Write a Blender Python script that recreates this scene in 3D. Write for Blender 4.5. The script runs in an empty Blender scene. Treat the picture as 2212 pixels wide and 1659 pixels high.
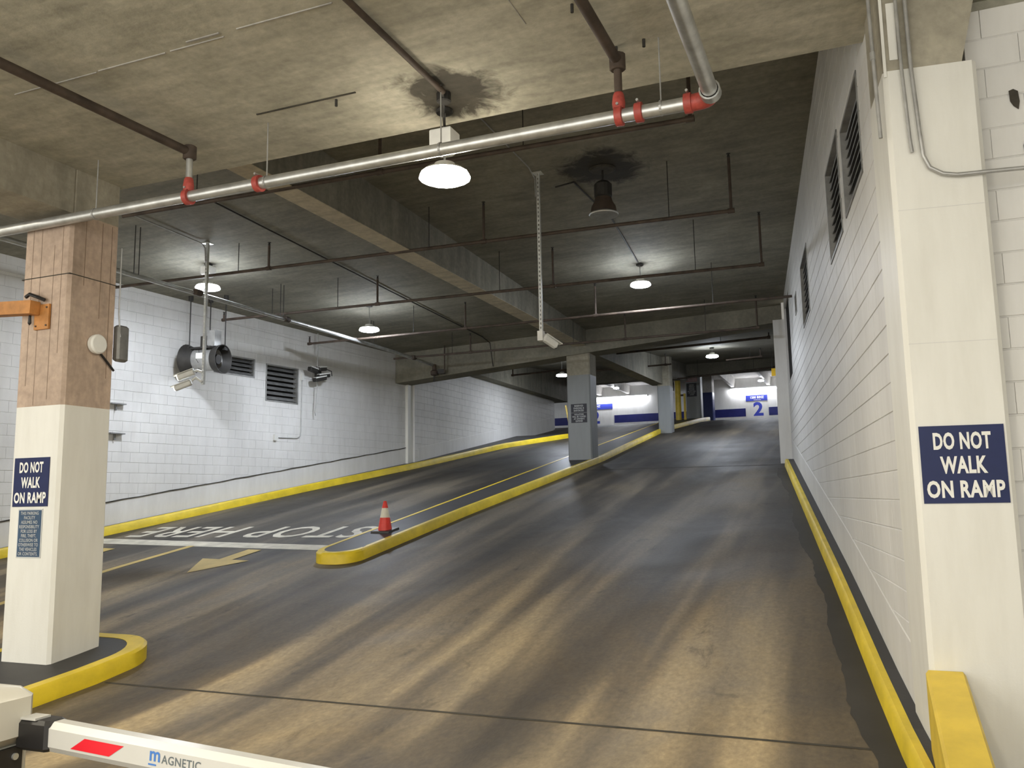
import bpy, bmesh, math, random
from mathutils import Matrix, Vector
random.seed(7)
S = bpy.context.scene
COL = S.collection

# ------------------------------------------------------------------ camera
CAM_R = ((0.925765, -0.065312, -0.372417),
         (0.377417, 0.117164, 0.918601),
         (-0.016363, -0.990962, 0.133115))     # rows: world axis, cols: right, down, forward
def col3(i): return Vector((CAM_R[0][i], CAM_R[1][i], CAM_R[2][i])).normalized()
cam_d = bpy.data.cameras.new('camera'); cam = bpy.data.objects.new('camera', cam_d); COL.objects.link(cam)
rx, dn, fw = col3(0), col3(1), col3(2)
mw = Matrix((( rx.x, -dn.x, -fw.x, 0.0), (rx.y, -dn.y, -fw.y, 0.0), (rx.z, -dn.z, -fw.z, 1.72), (0, 0, 0, 1)))
cam.matrix_world = mw
cam_d.sensor_fit = 'HORIZONTAL'; cam_d.sensor_width = 36.0; cam_d.lens = 36.0*1841.0/2212.0
cam_d.clip_start = 0.05; cam_d.clip_end = 200
S.camera = cam

# ------------------------------------------------------------------ world, exposure
w = bpy.data.worlds.new('world'); S.world = w; w.use_nodes = True
bgn = w.node_tree.nodes['Background']; bgn.inputs[0].default_value = (1.0, 0.965, 0.88, 1); bgn.inputs[1].default_value = 1.5   # soft daylight fill, added through an unseen opening behind the viewer
vs = S.view_settings; vs.view_transform = 'Standard'; vs.look = 'None'; vs.exposure = 1.0; vs.gamma = 1.0; vs.use_curve_mapping = False
S.display_settings.display_device = 'sRGB'
cy = S.cycles; cy.max_bounces = 4; cy.diffuse_bounces = 4; cy.glossy_bounces = 2; cy.transmission_bounces = 1; cy.caustics_reflective = False; cy.caustics_refractive = False; cy.adaptive_threshold = 0.03
WARM = (1.0, 0.91, 0.74); COOL = (0.84, 0.90, 1.0)
LAMP = 80.0

# ------------------------------------------------------------------ materials
def nt(m): return m.node_tree.nodes, m.node_tree.links
def base_mat(name, col, rough=0.6, metal=0.0):
    m = bpy.data.materials.new(name); m.use_nodes = True
    b = m.node_tree.nodes['Principled BSDF']
    b.inputs['Base Color'].default_value = (*col, 1); b.inputs['Roughness'].default_value = rough; b.inputs['Metallic'].default_value = metal
    return m, b
def coords(m, scale):
    n, l = nt(m)
    g = n.new('ShaderNodeNewGeometry'); mp = n.new('ShaderNodeMapping'); mp.inputs['Scale'].default_value = scale
    l.new(g.outputs['Position'], mp.inputs['Vector']); return mp.outputs['Vector']
def noise(m, scale, detail=4.0, sc=1.0, rough=0.6, dist=0.0):
    n, l = nt(m); t = n.new('ShaderNodeTexNoise'); t.inputs['Scale'].default_value = sc; t.inputs['Detail'].default_value = detail
    t.inputs['Roughness'].default_value = rough; t.inputs['Distortion'].default_value = dist
    l.new(coords(m, scale), t.inputs['Vector']); return t.outputs['Fac']
def ramp(m, fac, stops):
    n, l = nt(m); r = n.new('ShaderNodeValToRGB'); e = r.color_ramp.elements
    while len(e) < len(stops): e.new(0.5)
    for el, (p, c) in zip(e, stops):
        el.position = p; el.color = (*c, 1) if len(c) == 3 else c
    l.new(fac, r.inputs['Fac']); return r.outputs['Color']
def mix(m, fac, a, b, mode='MIX'):
    n, l = nt(m); x = n.new('ShaderNodeMix'); x.data_type = 'RGBA'; x.blend_type = mode
    for sock, v in ((x.inputs['Factor'], fac), (x.inputs['A'], a), (x.inputs['B'], b)):
        if hasattr(v, 'links'): l.new(v, sock)
        elif isinstance(v, (int, float)): sock.default_value = v
        else: sock.default_value = (*v, 1)
    return x.outputs['Result']
def bump(m, b, fac, strength=0.2, dist=0.02):
    n, l = nt(m); k = n.new('ShaderNodeBump'); k.inputs['Strength'].default_value = strength; k.inputs['Distance'].default_value = dist
    l.new(fac, k.inputs['Height']); l.new(k.outputs['Normal'], b.inputs['Normal'])
def mat(name, col, rough=0.6, metal=0.0, var=0.18, sc=2.0, bmp=0.0, bsc=40.0, stretch=(1, 1, 1)):
    m, b = base_mat(name, col, rough, metal); n, l = nt(m)
    if var > 0:
        f = noise(m, tuple(sc*s for s in stretch), 5)
        lo = tuple(c*(1-var) for c in col); hi = tuple(min(1, c*(1+var)) for c in col)
        l.new(ramp(m, f, [(0.3, lo), (0.7, hi)]), b.inputs['Base Color'])
    if bmp > 0: bump(m, b, noise(m, (bsc,)*3, 3), bmp, 0.01)
    return m
def glow(name, col, strength):
    m = bpy.data.materials.new(name); m.use_nodes = True; n, l = nt(m); n.clear()
    e = n.new('ShaderNodeEmission'); e.inputs[0].default_value = (*col, 1); e.inputs[1].default_value = strength
    o = n.new('ShaderNodeOutputMaterial'); l.new(e.outputs[0], o.inputs[0]); return m

M = {}
# concrete soffits: board marks, blotches and soot
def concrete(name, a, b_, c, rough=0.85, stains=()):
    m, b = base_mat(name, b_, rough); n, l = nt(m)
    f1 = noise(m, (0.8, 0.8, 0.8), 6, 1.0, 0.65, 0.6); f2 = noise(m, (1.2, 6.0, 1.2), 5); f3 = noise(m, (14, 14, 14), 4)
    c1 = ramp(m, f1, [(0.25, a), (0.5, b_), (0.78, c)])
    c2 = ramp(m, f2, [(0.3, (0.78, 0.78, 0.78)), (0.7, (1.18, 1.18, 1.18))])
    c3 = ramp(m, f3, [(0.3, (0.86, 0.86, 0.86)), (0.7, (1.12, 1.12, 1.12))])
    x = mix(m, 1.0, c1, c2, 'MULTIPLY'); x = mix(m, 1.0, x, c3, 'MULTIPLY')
    for p, r_ in stains:                                            # smoke stains left on the soffit by lamps
        vd = n.new('ShaderNodeVectorMath'); vd.operation = 'DISTANCE'; g = n.new('ShaderNodeNewGeometry'); l.new(g.outputs['Position'], vd.inputs[0]); vd.inputs[1].default_value = p
        q = n.new('ShaderNodeMath'); q.operation = 'MULTIPLY_ADD'; l.new(noise(m, (3.0, 3.0, 3.0), 4, 1.0, 0.7, 1.0), q.inputs[0]); q.inputs[1].default_value = -r_*1.9; l.new(vd.outputs['Value'], q.inputs[2])
        x = mix(m, 1.0, x, ramp(m, q.outputs[0], [(0.0, (0.16, 0.15, 0.14)), (max(.02, r_*.55), (1, 1, 1))]), 'MULTIPLY')
    l.new(x, b.inputs['Base Color']); bump(m, b, f3, 0.25, 0.015); return m
M['soffit'] = concrete('soffit_concrete', (0.31, 0.295, 0.235), (0.42, 0.40, 0.32), (0.54, 0.51, 0.42), 0.85, [((-2.93, 6.02, 5.06), .34)])
M['high'] = concrete('shaded_sooty_soffit', (0.15, 0.142, 0.112), (0.205, 0.193, 0.152), (0.28, 0.265, 0.21), 0.85, [((-3.19, 11.45, 6.44), .45)])  # sooty soffit; darker tone also paints in shade there and on beam sides
M['beam'] = concrete('beam_concrete', (0.24, 0.22, 0.17), (0.33, 0.305, 0.24), (0.42, 0.39, 0.31))
M['under'] = concrete('bounce_lit_underside', (0.42, 0.375, 0.29), (0.52, 0.465, 0.36), (0.60, 0.54, 0.42))  # paler tone paints light bounced off the floor onto the beam underside
M['tee'] = concrete('tee_concrete', (0.28, 0.265, 0.245), (0.36, 0.345, 0.32), (0.44, 0.425, 0.40))
M['pink'] = concrete('pink_concrete', (0.38, 0.285, 0.22), (0.48, 0.37, 0.29), (0.55, 0.43, 0.34))
# floor: tyre polished tracks running up the ramp, stains and specks
m, b = base_mat('floor_concrete', (0.2, 0.18, 0.14), 0.55); n, l = nt(m)
tr = noise(m, (1.15, 0.10, 0.0), 3, 1.0, 0.5, 0.25); bl = noise(m, (0.45, 0.35, 0.1), 6, 1.0, 0.65, 0.8)
sp = noise(m, (26, 16, 10), 3); st = noise(m, (3.2, 1.3, 1.0), 6, 1.0, 0.7, 0.5)
c1 = ramp(m, tr, [(0.35, (0.058, 0.046, 0.031)), (0.50, (0.135, 0.110, 0.074)), (0.63, (0.36, 0.295, 0.19))])
c2 = ramp(m, bl, [(0.30, (0.62, 0.63, 0.66)), (0.5, (0.95, 0.95, 0.95)), (0.72, (1.30, 1.25, 1.16))])
c3 = ramp(m, sp, [(0.30, (0.80, 0.80, 0.80)), (0.62, (1.08, 1.08, 1.08)), (0.8, (1.35, 1.35, 1.35))])
c4 = ramp(m, st, [(0.27, (0.45, 0.44, 0.43)), (0.40, (0.95, 0.95, 0.95)), (0.75, (1.12, 1.1, 1.06))])
x = mix(m, 1.0, c1, c2, 'MULTIPLY'); x = mix(m, 1.0, x, c3, 'MULTIPLY'); x = mix(m, 1.0, x, c4, 'MULTIPLY')
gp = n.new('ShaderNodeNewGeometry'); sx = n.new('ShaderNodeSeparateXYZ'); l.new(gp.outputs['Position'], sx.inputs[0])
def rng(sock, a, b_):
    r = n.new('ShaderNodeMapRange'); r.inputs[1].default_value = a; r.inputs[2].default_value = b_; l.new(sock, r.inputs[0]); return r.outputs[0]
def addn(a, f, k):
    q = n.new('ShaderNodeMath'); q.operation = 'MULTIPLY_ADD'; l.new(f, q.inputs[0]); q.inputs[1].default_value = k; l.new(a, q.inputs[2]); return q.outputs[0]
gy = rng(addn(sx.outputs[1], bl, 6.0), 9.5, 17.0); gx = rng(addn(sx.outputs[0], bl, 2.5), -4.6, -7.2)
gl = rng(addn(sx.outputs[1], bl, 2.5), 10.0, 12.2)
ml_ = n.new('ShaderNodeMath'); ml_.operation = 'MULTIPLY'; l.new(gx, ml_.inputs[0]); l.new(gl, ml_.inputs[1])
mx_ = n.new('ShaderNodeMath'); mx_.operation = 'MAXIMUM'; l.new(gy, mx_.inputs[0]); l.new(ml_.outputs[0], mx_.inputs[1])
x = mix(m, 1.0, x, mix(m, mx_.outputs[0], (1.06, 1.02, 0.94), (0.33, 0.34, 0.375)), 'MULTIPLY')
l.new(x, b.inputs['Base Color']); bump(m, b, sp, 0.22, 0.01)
l.new(ramp(m, bl, [(0.3, (0.50,)*3), (0.7, (0.72,)*3)]), b.inputs['Roughness'])
M['floor'] = m
# painted walls
def paint(name, col, rough, dirt):
    m, b = base_mat(name, col, rough); n, l = nt(m)
    f1 = noise(m, (0.9, 0.9, 0.5), 6); f2 = noise(m, (7, 7, 1.2), 4)
    c1 = ramp(m, f1, [(0.30, tuple(c*(1-dirt) for c in col)), (0.62, col)])
    c2 = ramp(m, f2, [(0.3, (0.93, 0.925, 0.915)), (0.6, (1.0, 1.0, 1.0))])
    l.new(mix(m, 1.0, c1, c2, 'MULTIPLY'), b.inputs['Base Color']); bump(m, b, noise(m, (60, 60, 60), 3), 0.12, 0.006); return m
M['white'] = paint('white_wall_paint', (0.74, 0.735, 0.715), 0.55, 0.13)
M['grout'] = paint('painted_joint', (0.69, 0.685, 0.665), 0.6, 0.12)
M['cream'] = paint('cream_column_paint', (0.78, 0.775, 0.725), 0.5, 0.06)
M['greycol'] = paint('grey_column_paint', (0.26, 0.275, 0.28), 0.55, 0.08)
M['darktop'] = paint('charcoal_island_paint', (0.050, 0.048, 0.048), 0.48, 0.25)
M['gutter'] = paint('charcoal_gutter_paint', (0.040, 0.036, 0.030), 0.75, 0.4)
# yellow paint with tyre scuffs
def yellow(name, col, scuff):
    m, b = base_mat(name, col, 0.45); n, l = nt(m)
    f = noise(m, (6.0, 1.1, 9.0), 5, 1.0, 0.65, 0.6); g = noise(m, (2.5, 2.5, 4), 5)
    c1 = ramp(m, g, [(0.3, tuple(c*0.72 for c in col)), (0.65, col)])
    c2 = ramp(m, f, [(scuff-0.03, (0.09, 0.075, 0.05)), (scuff+0.02, (1, 1, 1))])
    l.new(mix(m, 1.0, c1, c2, 'MULTIPLY'), b.inputs['Base Color']); return m
M['yellow'] = yellow('yellow_kerb_paint', (0.80, 0.60, 0.025), 0.30)
M['yellow_clean'] = yellow('yellow_guard_paint', (0.80, 0.58, 0.06), 0.16)
M['yline'] = yellow('yellow_line_paint', (0.58, 0.42, 0.10), 0.24)
M['wline'] = mat('white_line_paint', (0.52, 0.49, 0.40), 0.6, 0, 0.25, 4.0)
M['galv'] = mat('galvanised_steel', (0.56, 0.57, 0.56), 0.38, 0.75, 0.20, 7.0)
M['rust'] = mat('rusty_black_pipe', (0.075, 0.055, 0.042), 0.7, 0.2, 0.40, 5.0)
M['streak'] = mat('brown_streak', (0.20, 0.14, 0.10), 0.8, 0, 0.3, 6.0)
M['red'] = mat('red_coupling', (0.42, 0.07, 0.055), 0.5, 0, 0.25, 20.0)
M['strut'] = mat('zinc_strut', (0.66, 0.67, 0.65), 0.42, 0.35, 0.12, 9.0)
M['conduit'] = mat('steel_conduit', (0.42, 0.42, 0.41), 0.42, 0.5, 0.2, 8.0)
M['dark'] = mat('dark_metal', (0.035, 0.033, 0.03), 0.6, 0.2, 0.3, 6.0)
M['black'] = mat('black_plastic', (0.014, 0.013, 0.013), 0.42, 0, 0.2, 8.0)
M['void'] = mat('dark_recess', (0.012, 0.012, 0.012), 0.9, 0, 0.2, 4.0)
M['slat'] = mat('louver_steel', (0.22, 0.22, 0.215), 0.5, 0.35, 0.35, 5.0)
M['lframe'] = mat('louver_frame', (0.30, 0.30, 0.29), 0.5, 0.3, 0.3, 5.0)
M['casing'] = mat('white_casing', (0.72, 0.72, 0.69), 0.45, 0, 0.08, 6.0)
M['gate'] = mat('cream_gate_enamel', (0.58, 0.56, 0.49), 0.30, 0, 0.03, 3.0)
M['armw'] = mat('white_arm_enamel', (0.50, 0.495, 0.465), 0.28, 0, 0.03, 3.0)
M['refred'] = mat('red_reflector', (0.62, 0.008, 0.02), 0.35, 0, 0.06, 6.0)
M['navy'] = mat('navy_sign', (0.012, 0.020, 0.085), 0.35, 0, 0.10, 5.0)
M['slate'] = mat('slate_blue_sign', (0.045, 0.085, 0.15), 0.45, 0, 0.12, 5.0)
M['signgrey'] = mat('dark_grey_sign', (0.045, 0.045, 0.055), 0.5, 0, 0.1, 5.0)
M['letter'] = mat('white_lettering', (0.80, 0.80, 0.76), 0.5, 0, 0.04, 5.0)
M['letter_dim'] = mat('pale_lettering', (0.52, 0.54, 0.54), 0.5, 0, 0.06, 5.0)
M['blue'] = mat('royal_blue_paint', (0.045, 0.065, 0.42), 0.5, 0, 0.08, 5.0)
M['bandblue'] = mat('navy_band_paint', (0.018, 0.022, 0.13), 0.5, 0, 0.15, 4.0)
M['cone'] = mat('orange_red_cone', (0.70, 0.045, 0.03), 0.45, 0, 0.14, 14.0)
M['collar'] = mat('white_collar', (0.72, 0.69, 0.58), 0.4, 0, 0.08, 12.0)
M['orange'] = mat('orange_steel', (0.46, 0.20, 0.05), 0.6, 0, 0.25, 7.0)
M['glasslamp'] = mat('dusty_lamp_glass', (0.55, 0.53, 0.48), 0.25, 0, 0.2, 14.0)
M['logo_blue'] = mat('logo_blue', (0.045, 0.16, 0.46), 0.4, 0, 0.03, 5.0)
M['logo_grey'] = mat('logo_grey', (0.10, 0.12, 0.13), 0.4, 0, 0.03, 5.0)
M['redprint'] = mat('red_print', (0.40, 0.10, 0.10), 0.5, 0, 0.2, 8.0)
M['pinkprint'] = mat('faded_sign_face', (0.42, 0.30, 0.30), 0.5, 0, 0.15, 8.0)
M['yelsign'] = mat('yellow_sign', (0.85, 0.52, 0.02), 0.4, 0, 0.06, 8.0)
for k_ in ('navy', 'slate', 'signgrey', 'darktop', 'blue', 'bandblue'): M[k_].node_tree.nodes['Principled BSDF'].inputs['Specular IOR Level'].default_value = 0.22
M['soot'] = mat('soot_and_gap_black', (0.05, 0.045, 0.035), 0.95, 0, 0.4, 6.0)
M['warm_lens'] = glow('warm_lamp_lens', WARM, LAMP*1.2)
M['warm_rim'] = glow('warm_lamp_rim', WARM, LAMP*0.45)
M['cool_lens'] = glow('cool_lamp_lens', COOL, LAMP*2.0)
M['cool_rim'] = glow('cool_lamp_rim', COOL, LAMP*0.75)
M['tube'] = glow('fluorescent_tube', (0.92, 0.94, 1.0), 27.0)
M['cam_lens_glow'] = glow('glowing_camera_lens', (1.0, 0.97, 0.88), 4.0)  # emissive face for the lenses of the two post cameras

# ------------------------------------------------------------------ geometry helpers
WLOC = {}
class MB:
    def __init__(s): s.v = []; s.f = []
    def add(s, vs_, fs):
        o = len(s.v); s.v += [tuple(p) for p in vs_]; s.f += [tuple(i+o for i in f) for f in fs]; return s
    def box(s, x0, x1, y0, y1, z0, z1):
        return s.hexa([(x0, y0, z0), (x1, y0, z0), (x1, y1, z0), (x0, y1, z0)], [(x0, y0, z1), (x1, y0, z1), (x1, y1, z1), (x0, y1, z1)])
    def hexa(s, lo, hi):
        n_ = len(lo)
        return s.add(list(lo)+list(hi), [tuple(range(n_))[::-1], tuple(range(n_, 2*n_))] + [(i, (i+1) % n_, n_+(i+1) % n_, n_+i) for i in range(n_)])
    def obox(s, c, ux, uy, uz, hx, hy, hz, bev=0.0):
        c = Vector(c); ux, uy, uz = Vector(ux).normalized(), Vector(uy).normalized(), Vector(uz).normalized()
        if bev <= 0:
            P = lambda a, b_, d: tuple(c+ux*a+uy*b_+uz*d)
            return s.hexa([P(-hx, -hy, -hz), P(hx, -hy, -hz), P(hx, hy, -hz), P(-hx, hy, -hz)], [P(-hx, -hy, hz), P(hx, -hy, hz), P(hx, hy, hz), P(-hx, hy, hz)])
        oct_ = lambda a, b_: [(-a+bev, -b_), (a-bev, -b_), (a, -b_+bev), (a, b_-bev), (a-bev, b_), (-a+bev, b_), (-a, b_-bev), (-a, -b_+bev)]
        rings = []
        for d, k in ((-hz, bev), (-hz+bev, 0), (hz-bev, 0), (hz, bev)):
            rings.append([tuple(c+ux*p+uy*q+uz*d) for p, q in [(px*(hx-k)/hx, qy*(hy-k)/hy) for px, qy in oct_(hx, hy)]])
        return s.rings(rings, True, True)
    def rings(s, rings, cap0=True, cap1=True):
        n_ = len(rings[0]); vs_ = [p for r in rings for p in r]; fs = []
        for k in range(len(rings)-1):
            for i in range(n_):
                fs.append((k*n_+i, k*n_+(i+1) % n_, (k+1)*n_+(i+1) % n_, (k+1)*n_+i))
        if cap0: fs.append(tuple(range(n_))[::-1])
        if cap1: fs.append(tuple(range((len(rings)-1)*n_, len(rings)*n_)))
        return s.add(vs_, fs)
    def cyl(s, p0, p1, r0, r1=None, n_=12, caps=True):
        r1 = r0 if r1 is None else r1
        p0, p1 = Vector(p0), Vector(p1); d = (p1-p0).normalized()
        a = d.orthogonal().normalized(); b_ = d.cross(a)
        R_ = [[tuple(p+(a*math.cos(t)+b_*math.sin(t))*r) for t in [2*math.pi*i/n_ for i in range(n_)]] for p, r in ((p0, r0), (p1, r1))]
        return s.rings(R_, caps, caps)
    def tube(s, pts, r, n_=8):
        pts = [Vector(p) for p in pts]; R_ = []; prev = None
        for i, p in enumerate(pts):
            d = (pts[min(i+1, len(pts)-1)]-pts[max(i-1, 0)]).normalized()
            a = d.orthogonal().normalized() if prev is None else (prev-d*prev.dot(d)).normalized()
            prev = a; b_ = d.cross(a)
            R_.append([tuple(p+(a*math.cos(t)+b_*math.sin(t))*r) for t in [2*math.pi*k/n_ for k in range(n_)]])
        return s.rings(R_)
    def lathe(s, c, prof, n_=24, axis='z'):
        c = Vector(c); R_ = []
        for r, h in prof:
            ring = []
            for i in range(n_):
                t = 2*math.pi*i/n_; q = (r*math.cos(t), r*math.sin(t), h)
                if axis == 'x': q = (q[2], q[0], q[1])
                if axis == 'y': q = (q[1], q[2], q[0])
                ring.append(tuple(c+Vector(q)))
            R_.append(ring)
        return s.rings(R_, True, True)
    def build(s, name, m, parent=None, smooth=False, loc=None):
        P = WLOC.get(parent.name, Vector((0, 0, 0))) if parent else None
        if parent is None:
            if loc is None:
                xs = [p[0] for p in s.v]; ys = [p[1] for p in s.v]; zs = [p[2] for p in s.v]
                loc = ((min(xs)+max(xs))/2, (min(ys)+max(ys))/2, min(zs))
            P = Vector(loc)
        me = bpy.data.meshes.new(name); me.from_pydata([(p[0]-P.x, p[1]-P.y, p[2]-P.z) for p in s.v], [], s.f)
        bm_ = bmesh.new(); bm_.from_mesh(me); bmesh.ops.recalc_face_normals(bm_, faces=bm_.faces); bm_.to_mesh(me); bm_.free()
        me.materials.append(m)
        if smooth:
            for p in me.polygons: p.use_smooth = True
            me.set_sharp_from_angle(angle=math.radians(40))
        o = bpy.data.objects.new(name, me); COL.objects.link(o)
        if parent: o.parent = parent; WLOC[o.name] = P
        else: o.location = P; WLOC[o.name] = P
        return o
def tag(o, label=None, cat=None, group=None, kind=None):
    if label: o['label'] = label
    if cat: o['category'] = cat
    if group: o['group'] = group
    if kind: o['kind'] = kind
    return o
def thing(name, loc, label, cat, group=None):
    o = bpy.data.objects.new(name, None); o.empty_display_size = 0.1; COL.objects.link(o); o.location = loc; WLOC[o.name] = Vector(loc)
    return tag(o, label, cat, group)
def text(lines, size, parent, name, m, org, u, v, xs=1.0, bold=0.0, lead=1.0, depth=0.002, fit=None):
    """flat lettering centred on org, u to the right, v up"""
    u, v = Vector(u).normalized(), Vector(v).normalized(); nn = u.cross(v)
    c = bpy.data.curves.new('lettering', 'FONT'); c.body = '\n'.join(lines); c.size = size; c.align_x = 'CENTER'; c.align_y = 'CENTER'
    c.space_line = lead; c.space_character = 1.07; c.offset = bold; c.resolution_u = 3; c.extrude = 0.0
    o = bpy.data.objects.new('lettering', c); COL.objects.link(o); bpy.context.view_layer.update()
    me = bpy.data.meshes.new_from_object(o.evaluated_get(bpy.context.evaluated_depsgraph_get()))
    pts = [tuple(p.co) for p in me.vertices]; fs = [tuple(p.vertices) for p in me.polygons]
    bpy.data.meshes.remove(me); bpy.data.objects.remove(o); bpy.data.curves.remove(c)
    x0, x1 = min(p[0] for p in pts), max(p[0] for p in pts); y0, y1 = min(p[1] for p in pts), max(p[1] for p in pts)
    kx, ky = xs, 1.0
    if fit: kx, ky = fit[0]/(x1-x0), fit[1]/(y1-y0)
    mb = MB(); org = Vector(org)
    mb.add([tuple(org+u*((p[0]-(x0+x1)/2)*kx)+v*((p[1]-(y0+y1)/2)*ky)+nn*depth) for p in pts], fs)
    return mb.build(name, m, parent)

# ramp profile
PY = [-60, 4.5, 5.2, 6, 7, 8, 9, 10, 35, 37, 39, 41, 90]
PZ = [0, 0, .03, .11, .26, .44, .62, .79, 4.685, 4.90, 5.03, 5.05, 5.05]
def fz(y):
    for i in range(len(PY)-1):
        if y <= PY[i+1]: return PZ[i]+(PZ[i+1]-PZ[i])*(y-PY[i])/(PY[i+1]-PY[i])
    return PZ[-1]
def frange(a, b_, st):
    n_ = max(1, int(math.ceil((b_-a)/st))); return [a+(b_-a)*i/n_ for i in range(n_+1)]
def cz(x_, y): return 6.853+0.029*x_-0.028*y      # upper soffit plane
KH = 0.16
XR = lambda y: 0.266-0.1182*(y-6.241)              # face of right block wall
XL = lambda y: -13.502+0.1466*(y-12.543)           # face of left block wall

# ------------------------------------------------------------------ floor
mb = MB(); ys = frange(-3, 4.5, 1.5)[:-1]+frange(4.5, 10, 0.125)[:-1]+frange(10, 41, 0.5)+[44.0]
for i, y in enumerate(ys):
    for x_ in (-24.0, -16, -10, -4, 4.5): mb.v.append((x_, y, fz(y)))
for i in range(len(ys)-1):
    for k in range(4): mb.f.append((i*5+k, i*5+k+1, (i+1)*5+k+1, (i+1)*5+k))
fl = tag(mb.build('floor', M['floor'], None, True, (0, 0, 0)), 'stained concrete floor and ramp climbing to the next level', kind='structure')
for y, xa, xb, wd in ((6.05, -6.5, 0.05, 0.014), (20.2, -6.55, -1.6, 0.035)):
    j = MB(); j.add([(xa, y-wd, fz(y-wd)+.002), (xb, y-wd, fz(y-wd)+.002), (xb, y+wd, fz(y+wd)+.002), (xa, y+wd, fz(y+wd)+.002)], [(0, 1, 2, 3)])
    j.build('expansion_joint', M['soot'], fl)
# dark painted edge beside the right kerb
def drape(name, m, pts, parent=None, dz=0.003):
    j = MB(); j.add([(p[0], p[1], fz(p[1])+dz) for p in pts], [tuple(range(len(pts)))]); return j.build(name, m, parent)
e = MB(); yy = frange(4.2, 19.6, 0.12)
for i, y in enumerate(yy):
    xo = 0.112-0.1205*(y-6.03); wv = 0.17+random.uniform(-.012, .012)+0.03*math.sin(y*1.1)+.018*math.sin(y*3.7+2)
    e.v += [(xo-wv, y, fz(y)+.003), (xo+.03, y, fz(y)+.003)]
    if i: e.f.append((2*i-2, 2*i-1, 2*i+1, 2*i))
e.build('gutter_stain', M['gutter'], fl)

# ------------------------------------------------------------------ soffits and beams
def struct(mb_, name, m, label=None, smooth=False): return tag(mb_.build(name, m, None, smooth), label, kind='structure')
fs = struct(MB().box(-7.73, 4.5, -3, 6.55, 5.06, 7.3), 'ceiling', M['soffit'], 'bare concrete soffit over the gate lane')
for x0, x1, y, wd, mm in ((-6.2, -5.3, 4.585, .004, 'tee'), (-5.27, -4.6, 4.575, .005, 'tee'), (-4.55, -4.05, 4.57, .003, 'tee'), (-4.35, -4.05, 4.52, .007, 'tee'), (-3.9, -3.1, 4.525, .004, 'tee'), (-4.65, -3.65, 5.68, .007, 'soot')):
    MB().box(x0, x1, y-wd, y+wd, 5.052, 5.062).build('form_seam', M[mm], fs)
MB().box(-2.0, -1.994, 3.5, 5.3, 5.056, 5.062).build('form_seam', M['tee'], fs)
for x_, y in ((-1.49, 5.86), (-1.275, 5.84), (-3.87, 5.73), (-1.62, 5.2)):
    MB().cyl((x_, y, 5.00), (x_, y, 5.065), 0.012, n_=8).build('ceiling_anchor', M['dark'], fs)
up = MB()
up.hexa([(-16.5, -3, cz(-16.5, -3)), (-7.70, -3, cz(-7.7, -3)), (-7.70, 6.5, cz(-7.7, 6.5)), (0.9, 6.5, cz(.9, 6.5)), (0.9, 21.9, cz(.9, 21.9)), (-16.5, 21.9, cz(-16.5, 21.9))],
        [(-16.5, -3, 8), (-7.70, -3, 8), (-7.70, 6.5, 8), (0.9, 6.5, 8), (0.9, 21.9, 8), (-16.5, 21.9, 8)])
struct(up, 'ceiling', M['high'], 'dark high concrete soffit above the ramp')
rz = lambda y: 6.02+0.083*(y-22)
rc = MB().hexa([(-16.5, 21.6, rz(21.6)), (0.9, 21.6, rz(21.6)), (0.9, 35.4, rz(35.4)), (-16.5, 35.4, rz(35.4))], [(-16.5, 21.6, 8.2), (.9, 21.6, 8.2), (.9, 35.4, 8.2), (-16.5, 35.4, 8.2)])
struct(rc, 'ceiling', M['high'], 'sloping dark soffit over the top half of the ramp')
fc = struct(MB().box(-24, 4.5, 35.4, 44, 7.42, 8.2), 'ceiling', M['tee'], 'pale ribbed concrete soffit of the upper parking level')
for x_ in (-19.6, -17.2, -14.8, -12.4, -10.9, -8.6, -7.2, -5.6, -3.9, -2.2, 0.4):
    MB().hexa([(x_-.07, 35.4, 7.0), (x_+.07, 35.4, 7.0), (x_+.07, 43, 7.0), (x_-.07, 43, 7.0)], [(x_-.13, 35.4, 7.42), (x_+.13, 35.4, 7.42), (x_+.13, 43, 7.42), (x_-.13, 43, 7.42)]).build('tee_rib', M['tee'], fc)
def beam(label, lo, hi, mm='beam'): return struct(MB().hexa(lo, hi), 'ceiling_beam', M[mm], label)
def lbeam(label, x0, x1, y0, z0, y1, z1, top, mm='beam'):
    return beam(label, [(x0, y0, z0), (x1, y0, z0), (x1, y1, z1), (x0, y1, z1)], [(x0, y0, top), (x1, y0, top), (x1, y1, top), (x0, y1, top)], mm)
lbeam('concrete beam running back from the left front column', -7.73, -7.08, -3, 4.60, 5.935, 4.60, 5.1)
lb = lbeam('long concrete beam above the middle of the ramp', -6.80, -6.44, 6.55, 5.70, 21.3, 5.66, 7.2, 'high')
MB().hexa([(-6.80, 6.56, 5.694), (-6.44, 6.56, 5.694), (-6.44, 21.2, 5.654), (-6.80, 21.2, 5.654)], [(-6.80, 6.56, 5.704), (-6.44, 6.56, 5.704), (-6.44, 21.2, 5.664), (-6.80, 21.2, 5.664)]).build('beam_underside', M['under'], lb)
zb = lambda x_: 5.19+0.072*(x_+10.23)
beam('concrete cross beam resting on the middle pillar', [(-12.2, 21.2, zb(-12.2)), (-1.2, 21.0, zb(-1.2)), (-1.2, 21.7, zb(-1.2)), (-12.2, 21.9, zb(-12.2))],
     [(-12.2, 21.2, 7.2), (-1.2, 21.0, 7.2), (-1.2, 21.7, 7.2), (-12.2, 21.9, 7.2)], 'high')
lbeam('long concrete beam from the middle pillar to the rear pillar', -6.85, -6.40, 21.7, 5.52, 30.6, 5.72, 7.6, 'high')
lbeam('long concrete beam behind the rear pillar', -6.85, -6.40, 30.6, 5.98, 35.2, 6.45, 7.6, 'high')
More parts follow.
